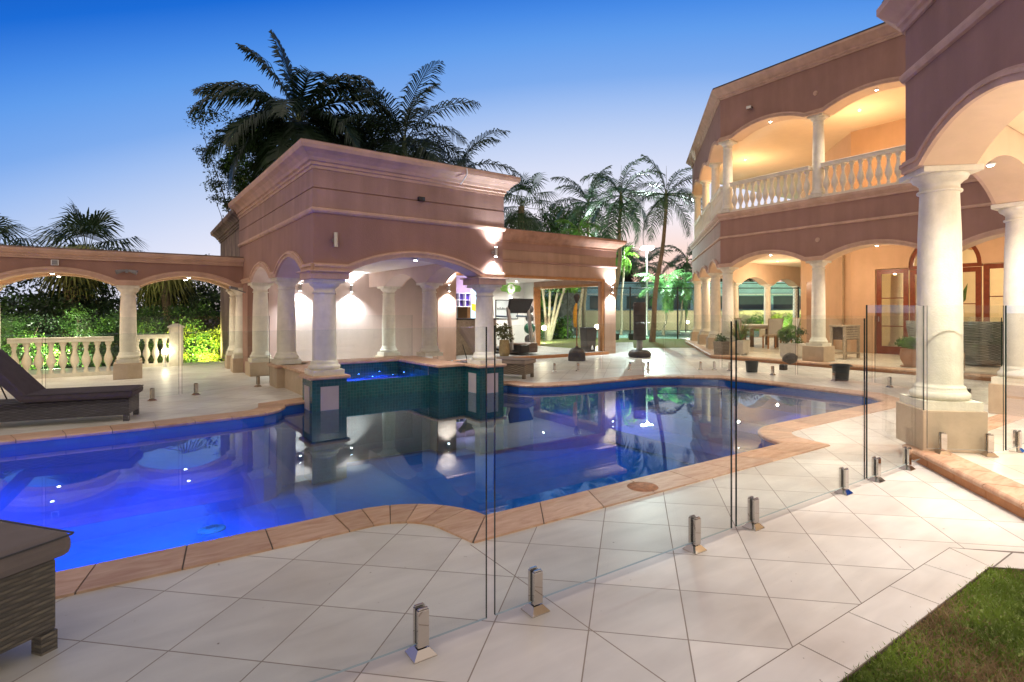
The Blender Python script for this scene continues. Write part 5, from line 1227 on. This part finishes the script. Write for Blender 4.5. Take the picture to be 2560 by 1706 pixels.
def palm(label, base, top, nf, flen, ll=.6, mat_=None, bk=bark, r0=.12, r1=.07, cat='palm tree', elevs=(75, -25), droop=1.5, shaft=True, dead=0, nl=34, seedv=1, extra=(), name='palm_tree', w=.035):
    rs = np.random.RandomState(seedv); t = thing(name, label, cat, base); b = np.array(base, float); tp = np.array(top, float)
    pts = [b + (tp - b) * k / 8 + np.array([.12 * math.sin(k * .8 + seedv), .05 * math.sin(k), 0]) * (k * (8 - k) / 16) for k in range(9)]
    m = MB(); m.tube(pts, [r0 * 1.25] + [r0 + (r1 - r0) * k / 8 for k in range(1, 9)], 12)
    for k in range(1, 40):   # ring scars
        x = k / 40 * 8; i = int(x); f = x - i; c = pts[i] * (1 - f) + pts[min(i + 1, 8)] * f; rr = (r0 + (r1 - r0) * k / 40) * 1.03; m.lathe(c[0], c[1], [(rr * .97, c[2] - .01), (rr, c[2]), (rr * .97, c[2] + .01)], 12, cap=False)
    m.build('trunk', bk, t)
    if shaft: MB().tube([tp - np.array([0, 0, .05]), tp + np.array([0, 0, .35]), tp + np.array([0, 0, .8])], [r1 * 1.3, r1 * 1.2, r1 * .5], 10).build('crown_shaft', M('palm_shaft', (.16, .20, .08), .5, .2, 8), t)
    V = []; F = []; cz = tp + np.array([0, 0, .55 if shaft else .1])
    for i in range(nf):
        e = R(elevs[0] + (elevs[1] - elevs[0]) * (i / (nf - 1)) ** .8 + rs.normal() * 6); az = i * 2.399 + rs.normal() * .15
        frond(V, F, cz, az, e, flen * (.85 + .25 * rs.rand()), droop * (.75 + .4 * rs.rand()), nl, ll, w, rs)
    for az, e, L_, dr in extra: frond(V, F, cz, az, e, L_, dr, nl, ll, w, rs)
    np_mesh('crown', np.array(V), np.array(F), [mat_ or palm_d], None, t)
    m = MB(); m.tube([cz, cz + np.array([.03, 0, flen * .55])], [.02, .004], 5)
    for i in range(dead): a = rs.rand() * 6.28; m.tube([tp, tp + np.array([.25 * math.cos(a), .25 * math.sin(a), -.1]), tp + np.array([.32 * math.cos(a), .32 * math.sin(a), -.75])], [.012, .01, .004], 4)
    m.build('spear_leaf', M('spear', (.10, .13, .05), .6), t)
    return t
def fanpalm(label, base, top, nf, R_, mat_=palm_d, bk=bark, r0=.2, skirt=0, seedv=3, pet=.8, name='fan_palm', elevs=(80, -35), group=None, dead=thatch):
    rs = np.random.RandomState(seedv); t = thing(name, label, 'palm tree', base, group=group); b = np.array(base, float); tp = np.array(top, float)
    MB().tube([b, b * .5 + tp * .5, tp], [r0 * 1.2, r0, r0 * .9], 12).build('trunk', bk, t)
    def fan(V, F, c, ax, nrm, rad, segs=22, dr=.35):
        sd_ = np.cross(ax, nrm)
        for k in range(segs):
            a = R(-118 + 236 * (k + .5) / segs); d = ax * math.cos(a) + sd_ * math.sin(a) + nrm * .12 * abs(math.sin(a)); L_ = rad * (.80 + .2 * math.cos(a)) * (.9 + .15 * rs.rand()); pr = -ax * math.sin(a) + sd_ * math.cos(a)
            mid = c + d * L_ * .6; tip = c + d * L_ + np.array([0, 0, -L_ * dr * (.6 + .6 * rs.rand())]); w1 = L_ * .6 * R(236 / segs) * .30
            o = len(V); V += [c - pr * .004, c + pr * .004, mid + pr * w1, mid - pr * w1]; F.append((o, o + 1, o + 2, o + 3))
            o = len(V); V += [mid - pr * w1, mid + pr * w1, tip + pr * .006, tip - pr * .006]; F.append((o, o + 1, o + 2, o + 3))
    V = []; F = []; stems = MB()
    for i in range(nf):
        e = R(elevs[0] + (elevs[1] - elevs[0]) * i / (nf - 1) + rs.normal() * 7); az = i * 2.399 + rs.normal() * .2; d = np.array([math.cos(az) * math.cos(e), math.sin(az) * math.cos(e), math.sin(e)])
        c = tp + d * pet * (.8 + .4 * rs.rand()); s_ = np.array([-math.sin(az), math.cos(az), 0]); nn = np.cross(s_, d); ax = unit((d * .8 - np.array([0, 0, .35]))[None])[0]; nn = unit(np.cross(s_, ax)[None])[0]
        fan(V, F, c, ax, nn, R_ * (.85 + .3 * rs.rand())); stems.tube([tp, (tp + c) / 2 + nn * .03, c], [.016, .012, .008], 5)
    np_mesh('crown', np.array(V), np.array(F), [mat_], None, t); stems.build('petioles', M('spear', (.10, .13, .05), .6), t)
    if skirt:
        V = []; F = []
        for i in range(46):
            az = rs.rand() * 6.28; z = -skirt * rs.rand() ** .8; c = tp + np.array([math.cos(az) * r0 * 1.6, math.sin(az) * r0 * 1.6, z]); ax = unit(np.array([[math.cos(az) * .5, math.sin(az) * .5, -1.]]))[0]; s_ = np.array([-math.sin(az), math.cos(az), 0]); fan(V, F, c, ax, unit(np.cross(s_, ax)[None])[0], R_ * .8, 12, .15)
        np_mesh('dead_skirt', np.array(V), np.array(F), [dead], None, t)
    return t

# palms and tree behind the pavilion
palm('tall dark palm rising over the pavilion roof, its crown highest in the photo', (5.1, 23.4, -1.5), (5.1, 23.4, 8.2), 24, 3.9, 1.15, palm_k, seedv=4, elevs=(62, -35), droop=1.35, extra=((2.4, R(82), 3.7, .35), (2.8, R(72), 3.5, .8), (2.75, R(38), 3.9, 1.0), (-.4, R(70), 3.6, 1.5)), nl=52, w=.075, r0=.16, r1=.12)
palm('dark palm above the middle of the pavilion roof', (9.25, 22.9, -1.5), (9.25, 22.9, 8.0), 28, 3.9, 1.1, palm_k, seedv=8, elevs=(84, -40), droop=1.3, nl=38, w=.055, r0=.15, r1=.11)
palm('lower dark palm over the right part of the pavilion roof', (12.3, 23.8, -1.5), (12.3, 23.8, 7.4), 22, 3.2, .85, palm_k, seedv=12, elevs=(70, -50), droop=1.4, nl=34, w=.05, r0=.13, r1=.1)
tree('broad dark tree spreading behind the palms over the pavilion', (6.3, 25.2, -1.5), 9, (7.2, 25.2, 8.0), (4.2, 2.0, 2.2), 200, 220, [leaf_d, leaf_m], .13, [.85, .15], np.random.RandomState(5), rmin=.4, rmax=.95)
tree('wispy tree reaching out left of the pavilion roof', (4.1, 26.4, -1.5), 8, (3.9, 26.4, 6.9), (2.3, 1.5, 2.9), 120, 130, [leaf_d, leaf_m], .11, [.75, .25], np.random.RandomState(15), rmin=.25, rmax=.6, tr=.13)
fanpalm('drooping fan palm hanging beyond the right corner of the pavilion roof', (14.6, 21.9, -1.5), (14.6, 21.9, 6.2), 30, .95, palm_d, seedv=5, elevs=(85, -75), pet=1.0, r0=.17)
# garden fan palms on the left
fanpalm('wide fan palm crown showing above the left arcade roof', (-1.6, 25.7, -1.5), (-1.5, 25.7, 3.3), 26, 1.15, palm_d, seedv=7, elevs=(88, -25), pet=1.0, r0=.22)
fanpalm('fan palm above the arcade roof at the left edge', (-4.6, 28.8, -1.5), (-4.6, 28.8, 3.6), 20, 1.15, palm_d, seedv=9, elevs=(85, -20), pet=.9, r0=.2)
fanpalm('hanging fan palm behind the middle arcade column', (1.0, 21.6, -1.5), (.6, 21.6, 2.9), 16, .95, M('yellow_green_frond', (.16, .17, .04), .6, .3, 8), seedv=21, elevs=(20, -80), pet=.6, r0=.14)
fanpalm('shaggy fan palm skirt hanging behind the left arch', (-1.7, 22.3, -1.5), (-1.7, 22.3, 3.2), 18, 1.05, MATS['yellow_green_frond'], seedv=22, elevs=(10, -80), pet=.6, r0=.2)
# garden shrubs
G1 = 'lit shrubs behind the left balustrade'
rs_ = np.random.RandomState(31)
for i, (x, y, z, sx, sy, sz, w_, lb) in enumerate(((-3.9, 17.6, .55, 1.0, .7, 1.0, (.1, .6, .3, 0), 'bright leafy shrub at the left edge behind the balustrade'), (-2.5, 17.4, .50, 1.0, .7, .85, (.1, .5, .4, 0), 'bushy green shrub behind the balusters of the left arch'),
      (-1.2, 17.6, .60, .9, .7, 1.0, (.1, .5, .4, 0), 'pale green shrub left of the middle arcade column'), (-.3, 18.6, .45, .8, .6, .8, (.3, .6, .1, 0), 'green shrub hidden partly by the middle arcade column'),
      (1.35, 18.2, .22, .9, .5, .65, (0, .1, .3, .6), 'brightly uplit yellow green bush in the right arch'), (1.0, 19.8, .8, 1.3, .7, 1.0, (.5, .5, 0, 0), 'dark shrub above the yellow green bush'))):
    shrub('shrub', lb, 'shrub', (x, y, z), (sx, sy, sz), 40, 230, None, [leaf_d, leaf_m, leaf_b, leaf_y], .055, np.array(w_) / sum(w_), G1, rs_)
for i, (x, y, z, sx, sz, lb) in enumerate(((-5.2, 21.5, 1.4, 2.0, 1.6, 'dark tree mass at the far left behind the shrubs'), (-1.9, 22.5, 1.3, 2.0, 1.5, 'dark tree mass behind the left arch'), (1.2, 22.8, 1.5, 2.0, 1.6, 'dark leafy tree behind the right arch'), (3.9, 21.4, 1.5, 1.9, 1.7, 'dark leafy tree beside the pavilion seen through the right arch'))):
    tree(lb, (x, y, -1.5), 3, (x, y, z), (sx, 1.2, sz), 60, 130, [leaf_d, leaf_m], .13, [.7, .3], rs_, rmin=.35, rmax=.7)
t = thing('garden_light', 'small white spike light beside the capped balustrade post', 'garden light', (.50, 15.7, 0)); MB().lathe(.50, 15.72, [(.035, 0), (.04, .06), (.03, .08)], 12).build('body', white, t); MB().lathe(.50, 15.72, [(.05, .30), (.07, .36), (.05, .42)], 14).build('globe', lampo, t); MB().tube([(.5, 15.72, .08), (.5, 15.72, .31)], .012, 6).build('stem', brushed, t)
light('SPOT', 'garden_uplight', (1.4, 17.0, .1), 420, (1, .95, .35), size=.05, spot=95, target=(1.35, 18.6, .5))
for x, e in ((-3.8, 230), (-1.6, 260)): light('SPOT', 'garden_uplight', (x, 16.35, .15), e, (.95, 1, .75), size=.05, spot=130, target=(x + .1, 18.2, .9))
light('SPOT', 'palm_uplight', (.6, 17.4, .1), 60, (1, .85, .5), size=.05, spot=80, target=(.4, 20.2, 2.6))
# ------------------------------------------------------------------ garden beyond the gym
palm('slim palm with a bare brown trunk standing on the far lawn strip', (17.85, 16.7, -.02), (18.50, 16.5, 5.75), 15, 2.3, .68, seedv=2, elevs=(70, -38), droop=1.2, nl=36, w=.035, r0=.115, r1=.07, dead=5)
palm('palm with a pale trunk in the middle above the gym roof', (18.6, 20.0, 0), (18.90, 19.7, 6.3), 16, 2.7, .8, seedv=23, elevs=(82, -55), droop=1.6, nl=36, w=.045, r0=.12, r1=.08, bk=bark, dead=4)
palm('leftmost palm above the gym roof', (19.4, 23.0, 0), (19.6, 22.9, 6.5), 16, 2.7, .75, seedv=16, elevs=(82, -30), droop=1.3, nl=36, w=.045, r0=.11, r1=.08, dead=12)
tree('round leafy tree behind the gym roof palms', (21.0, 27.0, 0), 6, (20.9, 27.0, 5.3), (3.1, 2.0, 2.4), 120, 150, [leaf_d, leaf_m, leaf_b], .17, [.3, .6, .1], np.random.RandomState(55), rmin=.4, rmax=.9)
tree('bright green lit tree beside the tall lamp', (25.0, 30.8, 0), 5, (24.2, 30.6, 4.3), (1.5, 1.2, 1.7), 40, 110, [leaf_m, leaf_b], .15, [.4, .6], np.random.RandomState(56), rmin=.35, rmax=.7)
for i, (u_, z_, lb) in enumerate(((0, 5.2, 'shaggy skirted fan palm left of the lamp pole'), (1.6, 5.0, 'shaggy skirted fan palm right of the lamp pole'))):
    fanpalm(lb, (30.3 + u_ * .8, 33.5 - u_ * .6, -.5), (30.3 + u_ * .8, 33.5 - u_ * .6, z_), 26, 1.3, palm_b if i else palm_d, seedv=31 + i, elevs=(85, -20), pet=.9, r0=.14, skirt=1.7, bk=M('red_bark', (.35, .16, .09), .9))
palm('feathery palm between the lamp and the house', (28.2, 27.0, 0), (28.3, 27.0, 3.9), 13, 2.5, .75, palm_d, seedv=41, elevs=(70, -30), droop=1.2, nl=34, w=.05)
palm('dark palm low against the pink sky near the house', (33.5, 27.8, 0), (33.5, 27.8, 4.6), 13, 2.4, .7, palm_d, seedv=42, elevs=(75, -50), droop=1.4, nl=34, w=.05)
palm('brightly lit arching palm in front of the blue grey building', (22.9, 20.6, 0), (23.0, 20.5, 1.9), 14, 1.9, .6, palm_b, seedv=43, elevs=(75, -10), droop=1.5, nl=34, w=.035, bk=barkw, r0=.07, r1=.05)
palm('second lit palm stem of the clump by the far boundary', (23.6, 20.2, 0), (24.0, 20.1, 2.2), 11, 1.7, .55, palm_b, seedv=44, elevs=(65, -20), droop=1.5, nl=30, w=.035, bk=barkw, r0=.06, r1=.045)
palm('thin pale palm beside the gym pier with yellow tipped fronds', (21.0, 21.9, 0), (21.15, 21.8, 3.7), 8, 1.0, .4, leaf_b, seedv=45, elevs=(70, -60), droop=1.4, nl=22, w=.03, bk=barkw, r0=.07, r1=.05)
# neighbour building, walls
nb = thing('neighbour_building', 'low blue grey building with dark windows beyond the court', 'building', (30, 27, 0))
def G_(d, l): c, s_ = math.cos(YAW), math.sin(YAW); return (d * s_ + l * c, d * c - l * s_)
a0, a1 = G_(40, -2.5), G_(40, 24); ang = math.atan2(a1[1] - a0[1], a1[0] - a0[0]); mx_, my_ = (a0[0] + a1[0]) / 2, (a0[1] + a1[1]) / 2
MB().obox(mx_, my_, 0, 3.25, 13.25, .3, ang).build('wall', bluewall, nb)
MB().obox(mx_, my_, 3.25, 3.35, 13.4, .45, ang).build('parapet', bluewall, nb)
for k in range(9):
    l = -1.6 + k * 2.6; p = G_(39.66, l + .9); MB().obox(p[0], p[1], 1.45, 2.35, .95, .03, ang).build('window', frosted, nb)
m = MB(); p = G_(39.6, 11); m.obox(p[0], p[1], 2.42, 2.52, 13, .06, ang); m.build('trim_band', M('pale_trim', (.42, .5, .55), .7), nb)
bw = thing('block_wall', 'long low beige rendered boundary wall beyond the court', 'wall', (30, 26, 0)); p = G_(38, 11); MB().obox(p[0], p[1], 0, 1.28, 13.3, .12, ang).obox(p[0], p[1], 1.28, 1.33, 13.3, .16, ang).build('wall', beigewall, bw)
# chain link court fence
def linkfence(p0, p1, z1, label, posts, sp=.16):
    t = thing('court_fence', label, 'fence', (p0[0], p0[1], 0), group='black chain link court fences'); d = Vector((p1[0] - p0[0], p1[1] - p0[1])); L_ = d.length; u = d / L_
    def P(s_, z): return (p0[0] + u.x * s_, p0[1] + u.y * s_, z)
    for s_ in posts: MB().tube([P(s_, 0), P(s_, z1 + .06)], .035, 8).build('post', meshm, t)
    MB().tube([P(0, z1), P(L_, z1)], .022, 6).build('top_rail', meshm, t); m = MB(); k = -z1; V = []; F = []
    n_ = int((L_ + z1) / sp); w_ = .0035
    for i in range(n_):
        for sg in (1, -1):
            s0, s1 = (i * sp - z1, i * sp) if sg > 0 else (i * sp, i * sp - z1); za, zb = 0.05, z1
            ss = [s0, s1]; zs_ = [za, zb]
            lo, hi = 0, 1
            t0, t1 = 0., 1.
            if s1 != s0:
                ta, tb_ = (0 - s0) / (s1 - s0), (L_ - s0) / (s1 - s0); t0 = max(0, min(ta, tb_)); t1 = min(1, max(ta, tb_))
            if t1 <= t0: continue
            a = P(s0 + (s1 - s0) * t0, za + (zb - za) * t0); b = P(s0 + (s1 - s0) * t1, za + (zb - za) * t1); o = len(V)
            V += [(a[0], a[1], a[2] - w_), (a[0], a[1], a[2] + w_), (b[0], b[1], b[2] + w_), (b[0], b[1], b[2] - w_)]; F.append((o, o + 1, o + 2, o + 3))
    np_mesh('mesh', np.array(V), np.array(F), [meshm], None, t)
f0, f1 = G_(26, 1.2), G_(26, 13.5); linkfence(f0, f1, 2.36, 'black chain link court fence right of the gym in front of the green court', (.1, 3.0, 5.2, 8, 10.8))
f0, f1 = G_(26.5, -.9), G_(31.5, 1.0); linkfence(f0, f1, 2.3, 'court fence running away behind the white barked tree', (.1, 1.5, 3.2, 5.0))
f0, f1 = G_(34.5, -1), G_(34.5, 20); linkfence(f0, f1, 3.0, 'far chain link fence in front of the blue grey building', (0, 5, 10, 15, 20))
# tall lamp and globe lights
CLX, CLY = G_(30, (1617 - 1349.2) / 1401 * 30)
sl_ = thing('court_light', 'tall floodlight pole with glowing white head over the court', 'floodlight pole', (CLX, CLY, 0))
MB().tube([(CLX, CLY, -.1), (CLX, CLY, 4.62)], [.07, .045], 10).build('pole', steelp, sl_); MB().obox(CLX, CLY, 4.66, 4.76, .34, .16, -YAW).build('lamp_head', steelp, sl_)
MB().obox(CLX, CLY, 4.60, 4.658, .31, .14, -YAW).build('lamp', lampc, sl_)
light('POINT', 'court_light_glow', (CLX - .1, CLY - .15, 4.5), 1300, (.80, 1, .93), size=.08)
def globe(x, y, label, e=20):
    t = thing('globe_light', label, 'garden light', (x, y, 0), group='globe garden lights'); MB().tube([(x, y, 0), (x, y, .5)], .015, 6).build('stem', blackm, t)
    MB().lathe(x, y, [(.10 * math.sin(math.pi * k / 10) + .001, .58 - .10 * math.cos(math.pi * k / 10)) for k in range(11)], 16).build('globe', lampo, t); light('POINT', 'globe_glow', (x - .2, y - .2, .75), e, (1, .85, .6), size=.04)
def gp(u, d, z=0): l = (u - 1349.2) / 1401 * d; return G_(d, l)
p = gp(1360, 24); globe(*p, 'globe light at the foot of the white barked tree', 45); p = gp(1492, 25.5); globe(*p, 'globe light seen just left of the gym opening right jamb', 25); p = gp(1719, 36); globe(*p, 'globe light in front of the beige boundary wall', 60)
# white barked tree group seen through the gym
wt = thing('pale_tree', 'white barked multi stemmed tree seen through the gym opening', 'tree', (*gp(1368, 25), 0))
m = MB(); b0 = Vector((*gp(1368, 25), -.05))
for k, (du, dz) in enumerate(((-.35, 3.4), (.15, 3.6), (.65, 3.3), (1.0, 3.2))):
    c, s_ = math.cos(YAW), math.sin(YAW); tp_ = b0 + Vector((du * c, -du * s_, dz)); mid = b0 + (tp_ - b0) * .45 + Vector((.05, .0, .0)); m.tube([b0 + Vector((.05 * k, 0, 0)), mid, tp_], [.085, .06, .03], 8)
    for j in range(3): m.tube([mid + (tp_ - mid) * (.2 + .25 * j), mid + (tp_ - mid) * (.5 + .25 * j) + Vector((.3 * (-1) ** j, .1, .25))], [.03, .012], 6)
m.build('trunk', barkw, wt)
P = clusters(np.array([[b0.x + 1.4 * math.cos(a) * r_, b0.y + 1.2 * math.sin(a) * r_, 2.3 + 1.1 * rnd.random()] for a, r_ in [(rnd.random() * 6.28, rnd.random() ** .5) for _ in range(26)]]), [.45] * 26, 110)
V, F = leafquads(P, .13); np_mesh('crown', V, F, [leaf_m, leaf_b], np.repeat(nrs.choice(2, 26), 110), wt)
for (u_, d_, z_, s3, w_, lb) in ((1338, 26.5, .9, (.7, .7, 1.2), (.3, .5, .2), 'jungle shrub left of the white barked tree seen through the gym'), (1345, 28, 2.0, (1.0, .9, 1.3), (.2, .4, .4), 'taller lit shrub behind the white barked tree'), (1395, 27, .5, (.6, .5, .7), (.1, .5, .4), 'low shrub right of the white barked tree'), (1420, 31, 2.6, (1.0, .9, .9), (.0, .2, .8), 'bright green foliage mass above the court fence in the gym opening')):
    p = gp(u_, d_); shrub('shrub', lb, 'shrub', (p[0], p[1], z_), s3, 26, 100, None, [leaf_d, leaf_m, leaf_b], .15, np.array(w_) / sum(w_), 'garden shrubs beyond the gym', np.random.RandomState(u_))
p = gp(1350, 22.5); light('SPOT', 'garden_uplight', (p[0], p[1], .1), 420, (.8, 1, .65), size=.06, spot=130, target=(*gp(1375, 27), 2.0))
p = gp(1600, 26.8); light('SPOT', 'garden_uplight', (p[0], p[1], .1), 420, (.75, 1, .65), size=.06, spot=100, target=(*gp(1650, 32), 2.6))
rk_ = thing('rock_wall', 'grey textured rock wall at the corner of the court', 'wall', (*gp(1425, 29), 0)); p = gp(1422, 29.5); MB().obox(p[0], p[1], 0, 2.25, .62, .15, -YAW).build('wall', M('grey_rock', (.20, .22, .24), .9, .6, 4, 0, .6, 12), rk_)
palm('slim pale palm trunk seen in the gym opening', (*gp(1452, 27), 0), (*gp(1448, 27), 4.6), 8, 1.4, .5, leaf_b, seedv=61, bk=barkw, r0=.075, r1=.06)
# hedge and trees seen through the far patio arches
p = gp(1975, 38); shrub('hedge', 'clipped hedge with bright yellow green top seen through the far patio arch', 'hedge', (p[0] - 1, p[1], .45), (2.2, .6, .62), 40, 110, None, [leaf_b, leaf_y], .14, [.5, .5], None, np.random.RandomState(71), rmin=.3, rmax=.5)
p = gp(1900, 37); shrub('hedge', 'lower green hedge left of the yellow topped hedge', 'hedge', (p[0], p[1], .25), (2.0, .6, .5), 34, 100, None, [leaf_m, leaf_b], .14, [.7, .3], None, np.random.RandomState(72), rmin=.3, rmax=.5)
palm('yellow green palm hanging in the far right patio arch', (*gp(1985, 41), 0), (*gp(1980, 41), 3.4), 9, 1.6, .6, leaf_y, seedv=73, bk=barkw, elevs=(60, -60), w=.06)
p = gp(1860, 44); tree('dark leafy tree behind the far patio arches', (p[0], p[1], 0), 5, (p[0], p[1], 2.8), (3.5, 2, 2.2), 60, 110, [leaf_d, leaf_m], .25, [.7, .3], np.random.RandomState(74), rmin=.6, rmax=1.1)
p = gp(1990, 33.5); light('SPOT', 'garden_uplight', (p[0], p[1], .3), 1500, (.9, 1, .4), size=.06, spot=120, target=(*gp(1960, 40), 1.0))
# distant dark tree line, one mass
rs2 = np.random.RandomState(90); cs = []
for k in range(150):
    u_ = -1200 + k * 32 + rs2.rand() * 20; d_ = 62 + rs2.rand() * 8; p = gp(u_, d_); cs.append((p[0], p[1], rs2.rand() * (2.0 if 1400 < u_ < 1900 else 3.2)))
P = clusters(np.array(cs), [1.8] * len(cs), 150, .7, rs2); V, F = leafquads(P, .6, rs=rs2); o = np_mesh('distant_trees', V, F, [leaf_d]); o['kind'] = 'stuff'; tag(o, 'dark distant tree line along the horizon', 'trees')

# ------------------------------------------------------------------ pot plants
def strands(name, c, n_, L_, w_, mats, parent, spread=1.0, up=1.0, rs=nrs):
    V = []; F = []; mi = []
    for i in range(n_):
        a = rs.rand() * 6.28; r_ = rs.rand(); d = np.array([math.cos(a) * spread * (.3 + r_), math.sin(a) * spread * (.3 + r_), up]); d /= np.linalg.norm(d); L0 = L_ * (.6 + .5 * rs.rand()); p = np.array(c) + np.array([math.cos(a), math.sin(a), 0]) * .05; sd_ = np.array([-math.sin(a), math.cos(a), 0]) * w_; prev = p; k_ = rs.choice(len(mats))
        for j in range(4):
            q = prev + d * L0 / 4; d = d + np.array([0, 0, -.38]); d /= np.linalg.norm(d); ww0 = 1 - j / 4.5; ww1 = 1 - (j + 1) / 4.5; o = len(V); V += [prev - sd_ * ww0, prev + sd_ * ww0, q + sd_ * ww1, q - sd_ * ww1]; F.append((o, o + 1, o + 2, o + 3)); mi.append(k_); prev = q
    return np_mesh(name, np.array(V), np.array(F), mats, np.array(mi), parent)
t = thing('potted_plant', 'spiky grassy plant in a white square planter at the patio corner', 'potted plant', (13.45, 9.35, ZP))
MB().obox(13.45, 9.35, ZP + .04, .50, .19, .19, R(8), top=1.12).build('planter', planterm, t, bevel=.01); 
for a in (-.13, .13): MB().obox(13.45 + a, 9.22, ZP, ZP + .039, .04, .04, R(8)).build('foot', planterm, t)
strands('foliage', (13.45, 9.35, .48), 230, .85, .013, [leaf_m, leaf_b, grass_b], t, .9, 1.0, np.random.RandomState(1))
t = thing('potted_plant', 'large square woven pot left of the grassy planter', 'potted plant', (13.05, 9.62, ZP)); MB().obox(13.05, 9.62, ZP, .47, .19, .19, R(30), top=1.12).build('planter', wick_b, t, bevel=.01)
P = clusters(np.array([(13.05, 9.62, .52), (12.95, 9.6, .56), (13.15, 9.6, .55)]), [.16] * 3, 120); V, F = leafquads(P, .07); np_mesh('foliage', V, F, [leaf_m], None, t)
t = thing('potted_plant', 'round bushy plant in a white decorated square planter beside the column', 'potted plant', (13.62, 7.90, ZP))
MB().obox(13.62, 7.90, ZP + .04, .47, .22, .22, R(0), top=1.12).build('planter', planterm, t, bevel=.01)
for a in (-.16, .16): MB().obox(13.62, 7.90 + a, ZP, ZP + .039, .19, .04, 0).build('foot', planterm, t)
cs = np.array([(13.62, 7.90, .68)]) + unit(nrs.normal(size=(34, 3))) * np.array([.27, .30, .20]); P = clusters(cs, [.12] * 34, 70); V, F = leafquads(P, .05); np_mesh('foliage', V, F, [leaf_m, leaf_b, leaf_d], np.repeat(nrs.choice(3, 34, p=[.5, .3, .2]), 70), t)
t = thing('potted_plant', 'round terracotta pot with a small leafy bush left of the big portico column', 'potted plant', (13.50, 5.15, ZP))
MB().lathe(13.50, 5.15, [(.20, ZP), (.21, ZP + .02), (.13, ZP + .021), (.14, .14), (.20, .26), (.215, .38), (.20, .46), (.21, .48), (.18, .48)], 26).build('pot', terra, t)
cs = np.array([(13.50, 5.15, .60)]) + unit(nrs.normal(size=(26, 3))) * np.array([.22, .22, .10]); P = clusters(cs, [.10] * 26, 70); V, F = leafquads(P, .05); np_mesh('foliage', V, F, [leaf_m, leaf_b], np.repeat(nrs.choice(2, 26), 70), t)
t = thing('indoor_plant', 'tall broad leaved plant inside the glass doors', 'plant', (17.9, 5.9, ZP))
V = []; F = []
for i in range(9):
    a = i * 2.4; L_ = .9 + .9 * rnd.random(); b0 = np.array([17.9, 5.95, .5]); tip = b0 + np.array([math.cos(a) * .4, math.sin(a) * .45, L_ * .9]); d = unit((tip - b0)[None])[0]; sd_ = np.cross(d, [math.cos(a + 1), math.sin(a + 1), 0]); sd_ /= np.linalg.norm(sd_); o = len(V)
    st_ = b0 + (tip - b0) * .55; V += [b0, b0 + sd_ * .015, st_ + sd_ * .015, st_]; F.append((o, o + 1, o + 2, o + 3)); o = len(V); V += [st_, st_ + (tip - st_) * .4 + sd_ * .11, tip, st_ + (tip - st_) * .4 - sd_ * .11]; F.append((o, o + 1, o + 2, o + 3))
np_mesh('leaves', np.array(V), np.array(F), [leaf_m], None, t); MB().lathe(17.9, 5.95, [(.16, ZP), (.2, .45), (.17, .46)], 18).build('pot', darkgrey, t)
t = thing('potted_plant', 'brown leafed plant in a bronze urn just inside the gym', 'potted plant', (8.05, 12.85, .08)); MB().lathe(8.05, 12.9, [(.12, .08), (.15, .2), (.13, .5), (.15, .52), (.12, .52)], 20).build('urn', M('bronze', (.35, .25, .12), .4, .2, 9, metal=.6), t)
P = clusters(np.array([(8.0, 12.9, .65), (7.9, 12.9, .8), (8.1, 12.9, .85), (8.2, 12.9, .6)]), [.17] * 4, 90); V, F = leafquads(P, .10); np_mesh('foliage', V, F, [M('olive_leaf', (.12, .12, .05), .6, .4, 9)], None, t)
for u_, d_, lb in ((1540, 25.5, 'dark planter tub in front of the court fence by the gym'), (1578, 25.6, 'second dark planter tub by the court fence behind the punching bag')):
    p = gp(u_, d_); t = thing('planter_tub', lb, 'planter', (p[0], p[1], 0)); MB().obox(p[0], p[1], -.01, .27, .14, .14, -YAW, bot=.8).build('tub', MATS['tub_black'], t, bevel=.01); 

# ------------------------------------------------------------------ grass blades, near lawn
rs3 = np.random.RandomState(99)
def blades(n_, region, name, h=.03, w_=.003, label=''):
    pts = []
    while len(pts) < n_:
        q = rs3.rand(n_, 2) * np.array([region[2] - region[0], region[3] - region[1]]) + np.array(region[:2]); ok = region[4](q); pts.extend(q[ok].tolist())
    q = np.array(pts[:n_]); a = rs3.rand(n_) * 6.28; hh = h * (.5 + rs3.rand(n_)); lean = rs3.normal(size=(n_, 2)) * h * .7
    b = np.column_stack([q, np.full(n_, -.012)]); sd_ = np.column_stack([np.cos(a), np.sin(a), np.zeros(n_)]) * w_; mid = b + np.column_stack([lean * .4, hh * .6]); tip = b + np.column_stack([lean, hh])
    V = np.stack([b - sd_, b + sd_, mid + sd_ * .8, tip, mid - sd_ * .8], 1).reshape(-1, 3); F = np.arange(5 * n_).reshape(n_, 5)
    nz = np.sin(q[:, 0] * 5.1 + 2 * np.sin(q[:, 1] * 3.3)) + np.sin(q[:, 1] * 6.7 + q[:, 0] * 2.2); mi = ((nz + rs3.normal(size=n_) * .6) > 1.15 - 1.9 / (1 + np.exp((q[:, 0] - 2.75) * 6))).astype(int)
    o = np_mesh(name, V, F, [grass_g, grass_b], mi); o['kind'] = 'stuff'; return tag(o, label, 'grass')
blades(95000, (1.7, -1.3, 5.0, 1.0, lambda q: (q[:, 1] < .985) & (q[:, 0] + q[:, 1] < 4.49)), 'grass', .020, .0028, 'short patchy green and brown grass at the lower right corner')
